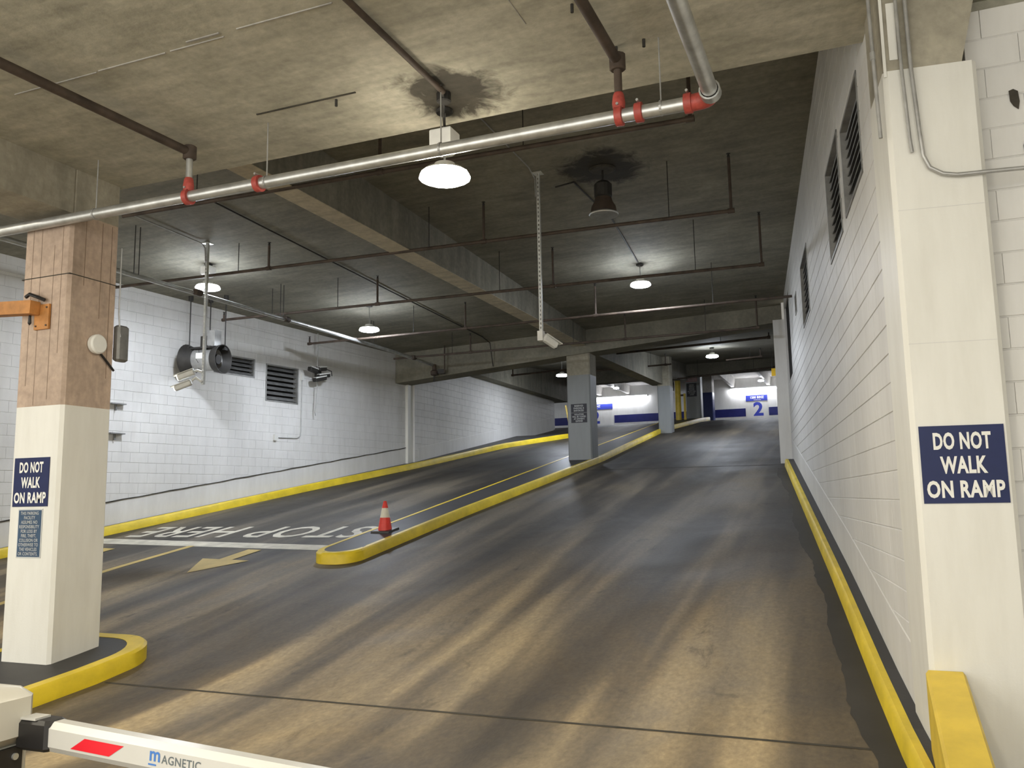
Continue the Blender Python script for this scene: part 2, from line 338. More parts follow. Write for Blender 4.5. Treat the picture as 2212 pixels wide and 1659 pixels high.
beam('concrete edge beam where the ramp meets the upper level', [(-16, 35.0, 6.46), (0.5, 35.0, 6.72), (.5, 35.5, 6.72), (-16, 35.5, 6.46)], [(-16, 35, 7.6), (.5, 35, 7.6), (.5, 35.5, 7.6), (-16, 35.5, 7.6)], 'high')
lbeam('dark edge beam along the top of the rear left wall', -12.6, -11.6, 21.9, 5.84, 35.2, 5.84, 7.4, 'high')

# ------------------------------------------------------------------ block walls
BW, BHT, JT = 0.4064, 0.2032, 0.006
def sub_rect(rects, hole):
    out = []
    hx0, hx1, hz0, hz1 = hole
    for (a, b_, c, d) in rects:
        if hx1 <= a or hx0 >= b_ or hz1 <= c or hz0 >= d: out.append((a, b_, c, d)); continue
        if hx0 > a: out.append((a, hx0, c, d))
        if hx1 < b_: out.append((hx1, b_, c, d))
        aa, bb = max(a, hx0), min(b_, hx1)
        if hz0 > c: out.append((aa, bb, c, hz0))
        if hz1 < d: out.append((aa, bb, hz1, d))
    return out
def block_geo(a, b_, c, d, off):
    j = JT/2; k = 0.004; t = 0.006
    a += j*.2; b_ -= j*.2; c += j; d -= j
    f0 = [(a, 0, c), (b_, 0, c), (b_, 0, d), (a, 0, d)]; f1 = [(a+k*.4, -t, c+k), (b_-k*.4, -t, c+k), (b_-k*.4, -t, d-k), (a+k*.4, -t, d-k)]
    vs_ = [(p[0]-off[0], p[1], p[2]-off[1]) for p in f0+f1]
    return vs_, [(4, 5, 6, 7), (0, 1, 5, 4), (1, 2, 6, 5), (2, 3, 7, 6), (3, 0, 4, 7)]
def block_wall(name, p0, ang, length, zlo, zhi, holes, label, zoff=0.0, bond=0.0, limit=300, lowest=None, highest=None, mirror=1):
    """local x runs along the wall, local -y points into the lane; zlo/zhi are functions of local x"""
    rect = [(0, length, min(zlo(0), zlo(length)), max(zhi(0), zhi(length)))]
    for h in holes: rect = sub_rect(rect, h)
    back = MB()
    for (a, b_, c, d) in rect: back.box(a, b_, 0.0, 0.2, c, d)
    o = back.build(name, M['grout'], None, False, (0, 0, 0)); o.location = (p0[0], p0[1], 0); o.rotation_euler = (0, 0, ang); tag(o, label, kind='structure')
    full = {}
    items = []
    r = 0; z = zoff
    while z < max(zhi(0), zhi(length)):
        x_ = -BW*(0.5 if r % 2 else 0)-bond
        while x_ < length:
            a, b_ = max(0, x_), min(length, x_+BW)
            mid = (a+b_)/2
            if b_-a > 0.05 and z+BHT > min(zlo(a), zlo(b_)) and z+BHT <= max(zhi(a), zhi(b_))+0.35:
                for rc_ in (lambda q: q)(_sub([(a, b_, z, z+BHT)], holes)):
                    if rc_[1]-rc_[0] > 0.04 and rc_[3]-rc_[2] > 0.03: items.append(rc_)
            x_ += BW
        z += BHT; r += 1
    ca, sa = math.cos(ang), math.sin(ang)
    def size(rc_):
        X, Y, Z = p0[0]+ca*(rc_[0]+rc_[1])/2, p0[1]+sa*(rc_[0]+rc_[1])/2, (rc_[2]+rc_[3])/2
        v = Vector((X, Y, Z-1.72)); nrm = Vector((sa, -ca, 0))
        vis = 1.0 if v.dot(fw) > 0.2 and abs(v.dot(rx)/v.dot(fw)) < 0.63 and abs(v.dot(dn)/v.dot(fw)) < 0.48 else 0.05
        return vis*(rc_[1]-rc_[0])*(rc_[3]-rc_[2])*abs(v.dot(nrm))/v.length**3
    items.sort(key=size, reverse=True)
    rest = MB()
    for k, (a, b_, c, d) in enumerate(items):
        if k < limit:
            key = (round(b_-a, 3), round(d-c, 3))
            if key not in full:
                me = bpy.data.meshes.new('block'); vs_, f_ = block_geo(a, b_, c, d, (a, c)); me.from_pydata(vs_, [], f_); me.materials.append(M['white']); full[key] = me
            q = bpy.data.objects.new('block', full[key]); COL.objects.link(q); q.parent = o
            q.location = (a, -0.0015*random.random(), c)
        else:
            vs_, f_ = block_geo(a, b_, c, d, (0, 0)); rest.add(vs_, f_)
    if rest.v:
        me = bpy.data.meshes.new('far_blocks'); me.from_pydata(rest.v, [], rest.f); me.materials.append(M['white'])
        q = bpy.data.objects.new('far_blocks', me); COL.objects.link(q); q.parent = o; q['kind'] = 'stuff'
    return o
def _sub(rects, holes):
    for h in holes: rects = sub_rect(rects, h)
    return rects
# right wall, from the far end towards the viewer so that local -y faces the lane
RY0, RY1 = 6.15, 20.45
angR = math.atan2(-1, 0.1182); lenR = math.hypot(0.1182*(RY1-RY0), RY1-RY0)
lR = lambda y: (RY1-y)*math.hypot(0.1182, 1)
yR = lambda s_: RY1-s_/math.hypot(0.1182, 1)
LOUV_R = [(6.98, 8.18, 4.22, 5.06), (8.47, 9.70, 4.19, 5.21), (12.90, 14.35, 4.37, 5.38), (15.75, 16.20, 4.96, 5.32)]
SLOT = (18.35, 20.2, 4.2, 5.95)
holesR = [(lR(b_), lR(a), c, d) for a, b_, c, d in LOUV_R+[SLOT]]
block_wall('wall_right', (XR(RY1), RY1), angR, lenR, lambda s_: fz(yR(s_)), lambda s_: 6.9, holesR, 'white painted block wall along the right of the ramp', zoff=0.04-0.2032, bond=0.1)
# left wall
LY0, LY1 = -3.0, 21.85
angL = math.atan2(1, 0.1466); lenL = math.hypot(0.1466*(LY1-LY0), LY1-LY0); kL = math.hypot(0.1466, 1)
LOUV_L = [(14.85, 16.02, 4.61, 5.05), (16.36, 17.42, 4.11, 5.0)]
holesL = [((a-LY0)*kL, (b_-LY0)*kL, c, d) for a, b_, c, d in LOUV_L]
block_wall('wall_left', (XL(LY0), LY0), angL, lenL, lambda s_: fz(LY0+s_/kL), lambda s_: 6.4, holesL, 'white painted block wall along the left of the exit lane', zoff=0.11-0.2032)
# left wall beyond the pilaster
block_wall('wall_left_rear', (-12.02, 22.0), math.pi/2, 12.3, lambda s_: fz(22+s_), lambda s_: 5.84, [], 'white painted block wall beside the top of the exit lane', zoff=2.55)
# short wall beside the right front column
block_wall('wall_right_front', (0.80, 5.95), 0.0, 3.6, lambda s_: 0, lambda s_: 4.62, [], 'white block wall to the right of the front column', zoff=-0.06, bond=0.1)
# plain shell
struct(MB().box(-24, 4.5, 43, 43.3, 4.9, 7.6), 'wall_far', M['white'], 'bright white wall at the end of the upper level')
struct(MB().hexa([(-1.50, 20.8, 2), (-1.4, 20.8, 2), (-1.4, 43, 2), (-1.9, 43, 2)], [(-1.50, 20.8, 8), (-1.4, 20.8, 8), (-1.4, 43, 8), (-1.9, 43, 8)]), 'wall_right_rear', M['white'], 'white wall beyond the end of the right block wall')
struct(MB().box(.86, 4.5, 6.3, 6.4, 0, 7), 'wall_right_recess', M['soffit'], 'dark concrete behind the top of the short block wall')
struct(MB().box(4.5, 4.7, -3, 6.4, 0, 7), 'wall_side', M['white'], 'wall right of the gate lane')
struct(MB().box(-24.2, -24, 34, 43, 3, 8), 'wall_far_left', M['white'], 'wall at the far left of the upper level')
struct(MB().box(-24, -12.1, 34.5, 34.7, 3, 8), 'wall_far_left_front', M['white'], 'wall closing the upper level left of the exit lane')

# plinths under the block walls
def plinth(name, xf, y0, y1, side, hgt, lab):
    p = MB(); ys_ = frange(y0, y1, 0.6)
    R_ = []
    for y in ys_:
        x_ = xf(y); z0, z1 = fz(y)-0.05, fz(y)+KH+hgt
        R_.append([(x_, y, z0), (x_+side*0.014, y, z0), (x_+side*0.014, y, z1-.008), (x_+side*0.009, y, z1), (x_, y, z1)])
    p.rings(R_); return struct(p, name, M['white'], lab)
plinth('baseboard_right', lambda y: XR(y)+.001, 6.16, 20.3, -1, 0.40, 'smooth white concrete base of the right block wall')
bl_ = plinth('baseboard_left', lambda y: XL(y)-.001, -2.9, 21.8, 1, 0.44, 'smooth white concrete base of the left block wall')
c_ = MB(); R_ = []
for y in frange(9.0, 21.7, 0.35):
    z = fz(y)+KH+.44+.006*math.sin(y*7); R_.append([(XL(y)+.0, y, z-.004), (XL(y)+.026, y, z-.004), (XL(y)+.024, y, z+.016+.008*math.sin(y*3.7)), (XL(y), y, z+.016)])
c_.rings(R_).build('crack_shadow', M['soot'], bl_)  # dark strip along the crack, with its gap shadow painted in
plinth('baseboard_left_rear', lambda y: -12.021, 22.2, 34.2, 1, 0.40, 'smooth white concrete base of the rear left wall')
# cap moulding along the top of the left wall
c_ = MB().rings([[(XL(y)-.01, y, z), (XL(y)+.03, y, z), (XL(y)+.03, y, z+.025), (XL(y)-.01, y, z+.025)] for y, z in ((9.5, 5.87), (14.5, 5.80), (17.7, 5.70), (21.7, 5.62))])
struct(c_, 'trim_1', M['grout'], 'thin ledge just under the soffit of the left wall')
# pilasters
struct(MB().box(-12.3, -12.07, 21.70, 22.05, 2.5, 5.3), 'trim_2', M['cream'], 'white pilaster where the left wall steps in')
struct(MB().box(-1.68, -1.40, 20.42, 20.8, 2.3, 5.75), 'trim_3', M['white'], 'white pilaster at the far end of the right wall')

# louvres
def louver(label, p, ang, wd, z0, z1, nsl, slope=1):
    """p: plan point of the left end seen from the lane, ang: wall direction"""
    t = thing('wall_louver', (p[0], p[1], z0), label, 'louver')
    u = Vector((math.cos(ang), math.sin(ang), 0)); nn = Vector((u.y, -u.x, 0)); o = Vector((p[0], p[1], 0)); zz = Vector((0, 0, 1))
    P = lambda a, z, d: o+u*a+zz*z+nn*d
    fr = MB()
    for a0, a1, b0, b1 in ((0, .035, z0, z1), (wd-.035, wd, z0, z1), (0, wd, z0, z0+.03), (0, wd, z1-.03, z1)):
        c = P((a0+a1)/2, (b0+b1)/2, -0.06); fr.obox(c, u, nn, zz, (a1-a0)/2, 0.075, (b1-b0)/2)
    fr.build('frame', M['lframe'], t)
    MB().obox(P(wd/2, (z0+z1)/2, -0.17), u, nn, zz, wd/2, .01, (z1-z0)/2).build('recess', M['void'], t)
    hh = (z1-z0-.06)/nsl
    for k in range(nsl):
        c = P(wd/2, z0+.03+hh*(k+.55), -0.065); d2 = (nn*math.cos(.75)-zz*math.sin(.75)*slope); n2 = u.cross(d2)
        MB().obox(c, u, d2, n2, wd/2-.03, 0.058, 0.004).build('slat', M['slat'], t)
    return t
for (a, b_, c, d), lab, ns in zip(LOUV_R, ('tall dark louver nearest the right front column, high on right wall', 'second dark louver from the right front column on right wall',
                                     'third dark louver along the right wall, beyond the pair', 'smallest dark louver near the far end of right wall'), (9, 10, 10, 4)):
    louver(lab, (XR(b_), b_), angR, math.hypot(b_-a, .1182*(b_-a)), c, d, ns)
for (a, b_, c, d), lab, ns in zip(LOUV_L, ('low wide louver beside the hanging fan on left wall', 'square louver with six slats on the left wall'), (4, 7)):
    louver(lab, (XL(a), a), angL, (b_-a)*kL, c, d, ns)
a, b_, c, d = SLOT
struct(MB().hexa([(XR(a)+.03, a, c), (XR(b_)+.03, b_, c), (XR(b_)+.15, b_, c), (XR(a)+.15, a, c)], [(XR(a)+.03, a, d), (XR(b_)+.03, b_, d), (XR(b_)+.15, b_, d), (XR(a)+.15, a, d)]), 'window_1', M['void'], 'dark opening high in the far end of the right wall')

# ------------------------------------------------------------------ kerbs and islands
def strip(mb_, ys_, xa, za, xb, zb_):
    o = len(mb_.v)
    for y in ys_: mb_.v += [(xa(y), y, za(y)), (xb(y), y, zb_(y))]
    for i in range(len(ys_)-1): mb_.f.append((o+2*i, o+2*i+1, o+2*i+3, o+2*i+2))
def pl(tab, y):
    for (a, b_), (c, d) in zip(tab, tab[1:]):
        if y <= c: return b_+(d-b_)*(y-a)/(c-a)
    return tab[-1][1]
def island(name, label, y0, y1, xl, xr, nose0, nose1, kw=0.10, base=0.05):
    """raised island between x = xl(y) and xr(y) with rounded ends of half width"""
    root = thing(name, ((xl(y0+.5)+xr(y0+.5))/2, y0+.5, fz(y0+.5)), label, 'traffic island')
    def outline(ins):
        L, Rr = [], []
        ya, yb = y0+ins, y1-ins
        ys_ = []
        n0 = 9
        if nose0: ys_ += [ya+nose0*(1-math.cos(math.pi/2*i/n0)) for i in range(n0)]
        nn_ = int((y1-y0)/0.4); ys_ += [ya+nose0+(yb-nose1-ya-nose0)*i/nn_ for i in range(nn_+1)]
        if nose1: ys_ += [yb-nose1*(1-math.cos(math.pi/2*i/n0)) for i in range(n0)][::-1]
        for y in ys_:
            k = 1.0
            def shape(dst, rad): return math.sqrt(max(0, 1-((rad-dst)/rad)**2)) if rad > 0 and dst < rad else 1.0
            k = min(shape(y-ya, nose0), shape(yb-y, nose1))
            a, b_ = xl(y)+ins, xr(y)-ins; r_ = min(nose0 or 9, nose1 or 9, (b_-a)/2)
            shr = (1-k)*r_ if r_ < 9 else 0
            L.append((a+shr, y)); Rr.append((b_-shr, y))
        return L, Rr
    L0, R0 = outline(0); L1, R1 = outline(0.02); L2, R2 = outline(kw)
    kerb = MB()
    loop = lambda L, R_: L+R_[::-1]
    A, B_, C_ = loop(L0, R0), loop(L1, R1), loop(L2, R2)
    ra = [(p[0], p[1], fz(p[1])-base) for p in A]; rb = [(p[0], p[1], fz(p[1])+KH-.025) for p in A]
    rcn = [(p[0], p[1], fz(p[1])+KH) for p in B_]; rd = [(p[0], p[1], fz(p[1])+KH) for p in C_]; re = [(p[0], p[1], fz(p[1])+KH-.03) for p in C_]
    kerb.rings([ra, rb, rcn, rd, re], False, False); kerb.build('kerb_ring', M['yellow'], root, True)
    top = MB()
    for i in range(len(L2)): top.v += [(L2[i][0], L2[i][1], fz(L2[i][1])+KH-.004), (R2[i][0], R2[i][1], fz(R2[i][1])+KH-.004)]
    for i in range(len(L2)-1): top.f.append((2*i, 2*i+1, 2*i+3, 2*i+2))
    top.build('island_top', M['darktop'], root)
    return root
island('traffic_island', 'long narrow yellow-edged island dividing the two ramp lanes', 10.33, 36.6, lambda y: -7.38, lambda y: pl([(10, -6.64), (14, -6.62), (19, -6.44), (22, -6.33), (26, -6.44), (31, -6.55), (34, -6.05), (36.6, -5.7)], y), 0.34, 0.30, 0.085)
island('traffic_island', 'rounded yellow-edged island around the left front column', -4.0, 6.88, lambda y: -8.15, lambda y: -6.55, 0.0, 0.50, 0.13)
def kerb_line(label, ys_, xo, xw, kw, sgn):
    """kerb along a wall: xo outer foot, xw wall side"""
    root = thing('kerb', (xo(ys_[0]), ys_[0], fz(ys_[0])), label, 'kerb')
    k = MB(); R_ = []
    for y in ys_:
        x_ = xo(y); z = fz(y)
        R_.append([(x_, y, z-.05), (x_+sgn*.012, y, z+KH-.025), (x_+sgn*.035, y, z+KH), (x_+sgn*kw, y, z+KH), (x_+sgn*kw, y, z-.05)])
    k.rings(R_).build('kerb_stone', M['yellow'], root, True)
    t = MB(); strip(t, ys_, lambda y: xo(y)+sgn*kw, lambda y: fz(y)+KH-.004, xw, lambda y: fz(y)+KH-.004)
    strip(t, [ys_[0], ys_[0]+.001], lambda y: xo(y)+sgn*kw, lambda y: fz(y)-.02, xw, lambda y: fz(y)-.02)
    t.build('walkway_top', M['darktop'], root); return root
kerb_line('yellow kerb with charcoal strip along the right wall', frange(3.6, 19.9, 0.35), lambda y: 0.112-0.1205*(y-6.03), lambda y: max(XR(y), 0.30-0.1182*(y-6.0)) if y > 6.1 else 0.29-.117*(y-6.03), 0.082, 1)
def lkx(y):
    for i in range(len(LK)-1):
        if y <= LK[i+1][0]: return LK[i][1]+(LK[i+1][1]-LK[i][1])*(y-LK[i][0])/(LK[i+1][0]-LK[i][0])
    return LK[-1][1]
LK = [(9.0, -13.83), (12.25, -13.32), (17.7, -12.56), (21.6, -11.82), (24.2, -11.50), (27.05, -11.20), (30.0, -9.88)]
kerb_line('yellow kerb along the left wall of the exit lane', frange(9.0, 30.0, 0.4), lkx, lambda y: XL(y) if y < 21.7 else -12.02, 0.13, -1)
# yellow sloped guard in front of the right column
g = thing('wheel_guard', (0.4, 5.1, 0), 'yellow sloping concrete guard at the foot of right front column', 'guard')
gm = MB(); R_ = []
for y, z in ((5.70, .685), (5.2, .585), (4.57, .46), (3.9, .33), (3.4, .23)):
    R_.append([(0.275, y, 0), (0.275, y, z-.02), (0.29, y, z), (0.47, y, z), (0.485, y, z-.02), (0.485, y, 0)])
gm.rings(R_).build('guard_body', M['yellow_clean'], g)

# ------------------------------------------------------------------ columns
def column(label, x0, x1, y0, y1, bands, ch=0.03):
    t = thing('concrete_column', ((x0+x1)/2, (y0+y1)/2, bands[0][0]), label, 'column')
    for z0, z1, mm, nm in bands:
        k = ch; o = [(x0+k, y0), (x1-k, y0), (x1, y0+k), (x1, y1-k), (x1-k, y1), (x0+k, y1), (x0, y1-k), (x0, y0+k)]
        MB().hexa([(p[0], p[1], z0) for p in o], [(p[0], p[1], z1) for p in o]).build(nm, M[mm], t)
    return t
lc = column('left front column, cream paint below and pinkish concrete above', -7.73, -7.08, 5.93, 6.52, [(0.20, 2.69, 'cream', 'painted_base'), (2.69, 4.62, 'pink', 'shaft'), (4.62, 5.06, 'beam', 'column_head')])
MB().box(-7.735, -7.075, 5.925, 6.525, 3.985, 3.993).build('pour_joint', M['soot'], lc)
for x_, z0, z1 in ((-7.60, 2.9, 4.5), (-7.48, 2.7, 4.6), (-7.30, 2.75, 4.3), (-7.19, 3.2, 4.6)):
    MB().box(x_-.0025, x_+.0025, 5.9285, 5.94, z0, z1).build('rust_streak', M['streak'], lc)
for y, z0, z1 in ((6.1, 3.9, 4.62), (6.3, 3.6, 4.6), (6.42, 3.0, 4.6)):
    MB().box(-7.09, -7.0785, y-.003, y+.003, z0, z1).build('rust_streak', M['streak'], lc)
rt = thing('concrete_column', (0.57, 6.0, 0), 'right front column painted cream beside the block wall', 'column')
ur = Vector((0.993, 0.1174, 0)); vr = Vector((-0.1174, 0.993, 0)); c0 = Vector((0.298, 5.70, 0))
def rcol(z0, z1, nm, mm):
    k = .028; w_, d_ = .545, .60
    o = [(k, 0), (w_-k, 0), (w_, k), (w_, d_), (0, d_), (0, k)]
    P = [c0+ur*p[0]+vr*p[1] for p in o]; MB().hexa([(p.x, p.y, z0) for p in P], [(p.x, p.y, z1) for p in P]).build(nm, M[mm], rt)
rcol(0, 4.40, 'painted_base', 'cream'); 
def hring(w_, z): return [tuple(c0+ur*a+vr*b_+Vector((0, 0, z))) for a, b_ in ((.004, .004), (w_, .004), (w_, .59), (.004, .59))]
MB().rings([hring(.462, 4.40), hring(.62, 5.06)]).build('column_head', M['beam'], rt)
for z in (3.47, 2.62): MB().obox(c0+ur*.27+Vector((0, 0, z))-vr*.0005, ur, vr, (0, 0, 1), .245, .001, .002).build('pour_joint', M['grout'], rt)
column('grey painted middle pillar on the island under the cross beam', -7.02, -6.38, 21.15, 21.75, [(2.55, 4.90, 'greycol', 'painted_base'), (4.90, 5.75, 'beam', 'shaft')])
column('grey painted rear pillar on the island behind the middle pillar', -6.60, -6.14, 30.2, 30.75, [(3.9, 5.64, 'greycol', 'painted_base'), (5.64, 7.0, 'beam', 'shaft')])
column('grey pillar carrying two small signs at the top of the island', -6.58, -5.97, 35.62, 36.15, [(4.7, 7.42, 'greycol', 'shaft')])
column('navy based white column behind the pillar with two signs', -6.78, -6.22, 40.4, 41.0, [(5.05, 6.52, 'navy', 'painted_base'), (6.52, 7.42, 'tee', 'shaft')])

# ------------------------------------------------------------------ signs
def sign(name, label, c, u, wd, hg, mm, lines, lm, fit_w, fit_h, size=.1, bold=.004, lead=1.0, border=None):
    """vertical sign plate centred on c, u = rightwards"""
    u = Vector(u).normalized(); zz = Vector((0, 0, 1)); nn = u.cross(zz)      # nn faces the viewer
    t = thing(name, tuple(Vector(c)-zz*hg/2), label, 'sign')
    c = Vector(c)
    if border: MB().obox(c+nn*.002, u, nn, zz, wd/2+.012, .002, hg/2+.012).build('sign_border', M[border], t)
    MB().obox(c+nn*.004, u, nn, zz, wd/2, .003, hg/2).build('sign_plate', M[mm], t)
    if lines: text(lines, size, t, 'lettering', M[lm], c+nn*.008, u, zz, bold=bold, lead=lead, fit=(fit_w, fit_h))
    return t
def three(t_name, label, c, u, hg):
    u_ = Vector(u).normalized(); zz = Vector((0, 0, 1)); nn = u_.cross(zz); c = Vector(c)
    t = sign(t_name, label, c, u, hg, hg, 'navy', None, None, 0, 0)
    for i, (ln, wd) in enumerate((('DO NOT', .68), ('WALK', .55), ('ON RAMP', .91))):
        text([ln], .1, t, 'lettering', M['letter'], c+nn*.008+zz*hg*(.30-.31*i), u_, zz, bold=.0036, fit=(hg*wd, hg*.225))
    return t
three('warning_sign', 'navy DO NOT WALK ON RAMP sign on right front column', c0+ur*.272+Vector((0, 0, 1.88))-vr*.001, ur, .462)
three('warning_sign', 'navy DO NOT WALK ON RAMP sign on left front column', (-7.435, 5.929, 1.953), (1, 0, 0), .470)
sign('notice_sign', 'slate blue parking liability notice under the left warning sign', (-7.42, 5.929, 1.463), (1, 0, 0), .30, .44, 'slate',
     ['THIS PARKING', 'FACILITY', 'ASSUMES NO', 'RESPONSIBILITY', 'FOR LOSS BY', 'FIRE, THEFT,', 'COLLISION OR', 'OTHERWISE TO', 'THE VEHICLES', 'OR CONTENTS.'], 'letter_dim', .265, .415, .05, .0006, 1.0, 'letter_dim')
sign('notice_sign', 'dark RESERVED PARKING IS ENFORCED plate on the middle pillar', (-6.70, 21.148, 4.025), (1, 0, 0), .43, .225, 'signgrey', ['RESERVED', 'PARKING IS', 'ENFORCED'], 'letter_dim', .28, .17, .05, .001, 1.0)
sign('notice_sign', 'dark VIOLATORS WILL BE TOWED plate on the middle pillar', (-6.70, 21.148, 3.775), (1, 0, 0), .43, .255, 'signgrey', ['VIOLATORS', 'WILL BE TOWED', 'AT OWNER\'S', 'EXPENSE'], 'letter_dim', .37, .215, .05, .001, 1.0)
sign('notice_sign', 'faded red and white notice high on the signed far pillar', (-6.32, 35.618, 6.66), (1, 0, 0), .42, .40, 'pinkprint', None, None, 0, 0, border='redprint')
sign('notice_sign', 'dark notice plate under the red one on the far pillar', (-6.33, 35.618, 6.10), (1, 0, 0), .41, .56, 'signgrey', ['RESERVED', 'PARKING IS', 'ENFORCED', 'VIOLATORS', 'WILL BE TOWED', 'AT OWNER\'S', 'EXPENSE'], 'letter_dim', .33, .46, .05, .0008)
def level_sign(label, x_, z_, hw=.52, off=.03):
    t = thing('level_sign', (x_, 42.97, z_-.6), label, 'sign')
    MB().box(x_-hw, x_+hw, 42.985, 42.999, z_-.60, z_+.55).build('panel', M['white'], t)
    MB().box(x_-hw+.01, x_+hw-.01, 42.97, 42.984, z_+.24, z_+.52).build('header_band', M['blue'], t)
    text(['1200 BINZ'], .1, t, 'lettering', M['letter'], (x_+off, 42.969, z_+.41), (1, 0, 0), (0, 0, 1), bold=.004, fit=(.64, .12))
    text(['GARAGE'], .1, t, 'lettering', M['letter'], (x_+off, 42.969, z_+.29), (1, 0, 0), (0, 0, 1), bold=.001, fit=(.34, .05))
    text(['2'], 1, t, 'level_number', M['blue'], (x_+off+.03, 42.984, z_-.16), (1, 0, 0), (0, 0, 1), bold=.03, fit=(.47, .68))
    return t
level_sign('white panel with blue 2 at the right end of far wall', -4.50, 6.03)
level_sign('white panel with blue 2 partly behind the middle pillar', -12.83, 6.03, 1.06, .08)
def band(label, x0, x1):
    return tag(MB().box(x0, x1, 42.985, 42.999, 5.53, 5.93).build('painted_band', M['bandblue']), label, 'painted band')
band('navy band on far wall left of the middle pillar', -23.5, -13.93)
band('navy band on far wall between the two number panels', -11.70, -5.05)
band('short navy band on far wall right of the number panel', -3.95, -2.1)

# ------------------------------------------------------------------ lamps
def lamp(label, x_, y, zl, zc, r, tone, box=True):
    t = thing('high_bay_lamp', (x_, y, zl-.03), label, 'lamp')
    MB().lathe((x_, y, zl), [(.01, -.035), (r*.85, -.026), (r, -.010), (r, 0.0)], 16).build('lens', M[tone+'_lens'], t, True)
    MB().lathe((x_, y, zl), [(r, .001), (r*.93, .034)], 16).build('diffuser_rim', M[tone+'_rim'], t, True)
    MB().lathe((x_, y, zl), [(r*.90, .036), (r*.80, .06), (r*.45, .085), (r*.40, .12), (.02, .125)], 28).build('housing', M['casing'], t, True)
    z0 = zl+.12
    if box:
        b0, hw = zl+.20, .10
        o = [(-hw, -.09), (hw, -.09), (hw, .09), (-hw, .09)]
        MB().rings([[(x_+p[0]*k, y+p[1]*k, z) for p in o] for z, k in ((b0, .55), (b0+.06, 1), (b0+.20, 1), (b0+.21, .94))]).build('driver_box', M['casing'], t)
    MB().cyl((x_, y, z0), (x_, y, zc-.03), .011, n_=8).build('stem', M['conduit'], t)
    MB().lathe((x_, y, zc), [(.07, -.035), (.075, -.01), (.06, 0.0)], 14).build('canopy', M['dark'], t)
    return t
lamp('large warm glowing disc lamp hanging beside the galvanised pipe', -3.13, 6.27, 4.45, 5.06, .220, 'warm')
lamp('glowing disc lamp behind the perforated post near left wall', -11.1, 12.3, 5.72, cz(-11.1, 12.3), .225, 'cool')
lamp('bright lamp over the exit lane near the square louver', -10.06, 16.3, 5.54, cz(-10, 16.3), .225, 'cool', False)
lamp('bright lamp under the dark soffit left of the right wall', -3.79, 16.2, 5.86, cz(-3.8, 16.2), .20, 'cool', False)
lamp('bright lamp just left of the middle pillar', -9.46, 28.0, 5.95, rz(28), .20, 'cool', False)
lamp('bright lamp near the top of the entry ramp', -4.26, 28.0, 6.22, rz(28), .20, 'cool', False)
lamp('lamp on the upper level seen right of the middle pillar', -10.75, 40.0, 6.95, 7.42, .13, 'cool', False)
lamp('lamp on the upper level near the yellow sign', -3.95, 40.0, 6.86, 7.42, .13, 'cool', False)
# further lamps of the gate lane and upper level, behind or beside the viewer
lamp('warm disc lamp over the gate lane behind the viewer', -1.2, 0.6, 4.55, 5.06, .245, 'warm')
lamp('warm disc lamp over the island behind the viewer', -5.2, 0.6, 4.55, 5.06, .245, 'warm')
lamp('warm disc lamp over the exit lane left of the gate', -11.2, 2.5, 5.5, cz(-11.2, 2.5), .245, 'warm')
lamp('cool lamp on the upper level at far left', -16.0, 39.5, 6.95, 7.42, .13, 'cool', False)
for lab, x0, x1, z in (('fluorescent batten at the top of far wall near the right', -5.75, -2.2, 6.83), ('fluorescent batten at the top of far wall near middle pillar', -12.9, -9.9, 6.80), ('fluorescent batten at the top of far wall at far left', -19.5, -16.4, 6.80)):
    t = thing('fluorescent_batten', ((x0+x1)/2, 42.9, z), lab, 'lamp')
    MB().box(x0, x1, 42.86, 42.99, z+.03, z+.10).build('batten_body', M['casing'], t)
    MB().cyl((x0+.03, 42.86, z), (x1-.03, 42.86, z), .04, n_=10).build('tube', M['tube'], t)
# dead bell lamp
t = thing('bell_lamp', (-3.19, 11.5, 5.74), 'unlit bell shaped old lamp hanging from the dark soffit', 'lamp')
MB().lathe((-3.19, 11.5, 5.74), [(.205, 0), (.215, .015), (.205, .03), (.185, .04)], 24).build('rim', M['galv'], t, True)
MB().lathe((-3.19, 11.5, 5.74), [(.19, .035), (.175, .13), (.135, .20), (.12, .26)], 24).build('shade', M['rust'], t, True)
MB().lathe((-3.19, 11.5, 5.74), [(.02, .045), (.18, .05), (.185, .06)], 24).build('lens', M['glasslamp'], t)
MB().lathe((-3.19, 11.5, 5.74), [(.10, .26), (.13, .28), (.13, .46), (.09, .50), (.03, .53)], 16).build('ballast', M['dark'], t)
MB().cyl((-3.19, 11.5, 6.2), (-3.19, 11.5, cz(-3.19, 11.5)), .014, n_=8).build('stem', M['dark'], t)
MB().lathe((-3.19, 11.5, cz(-3.19, 11.5)), [(.16, -.02), (.20, -.004), (.18, .0)], 18).build('ceiling_plate', M['soot'], t)

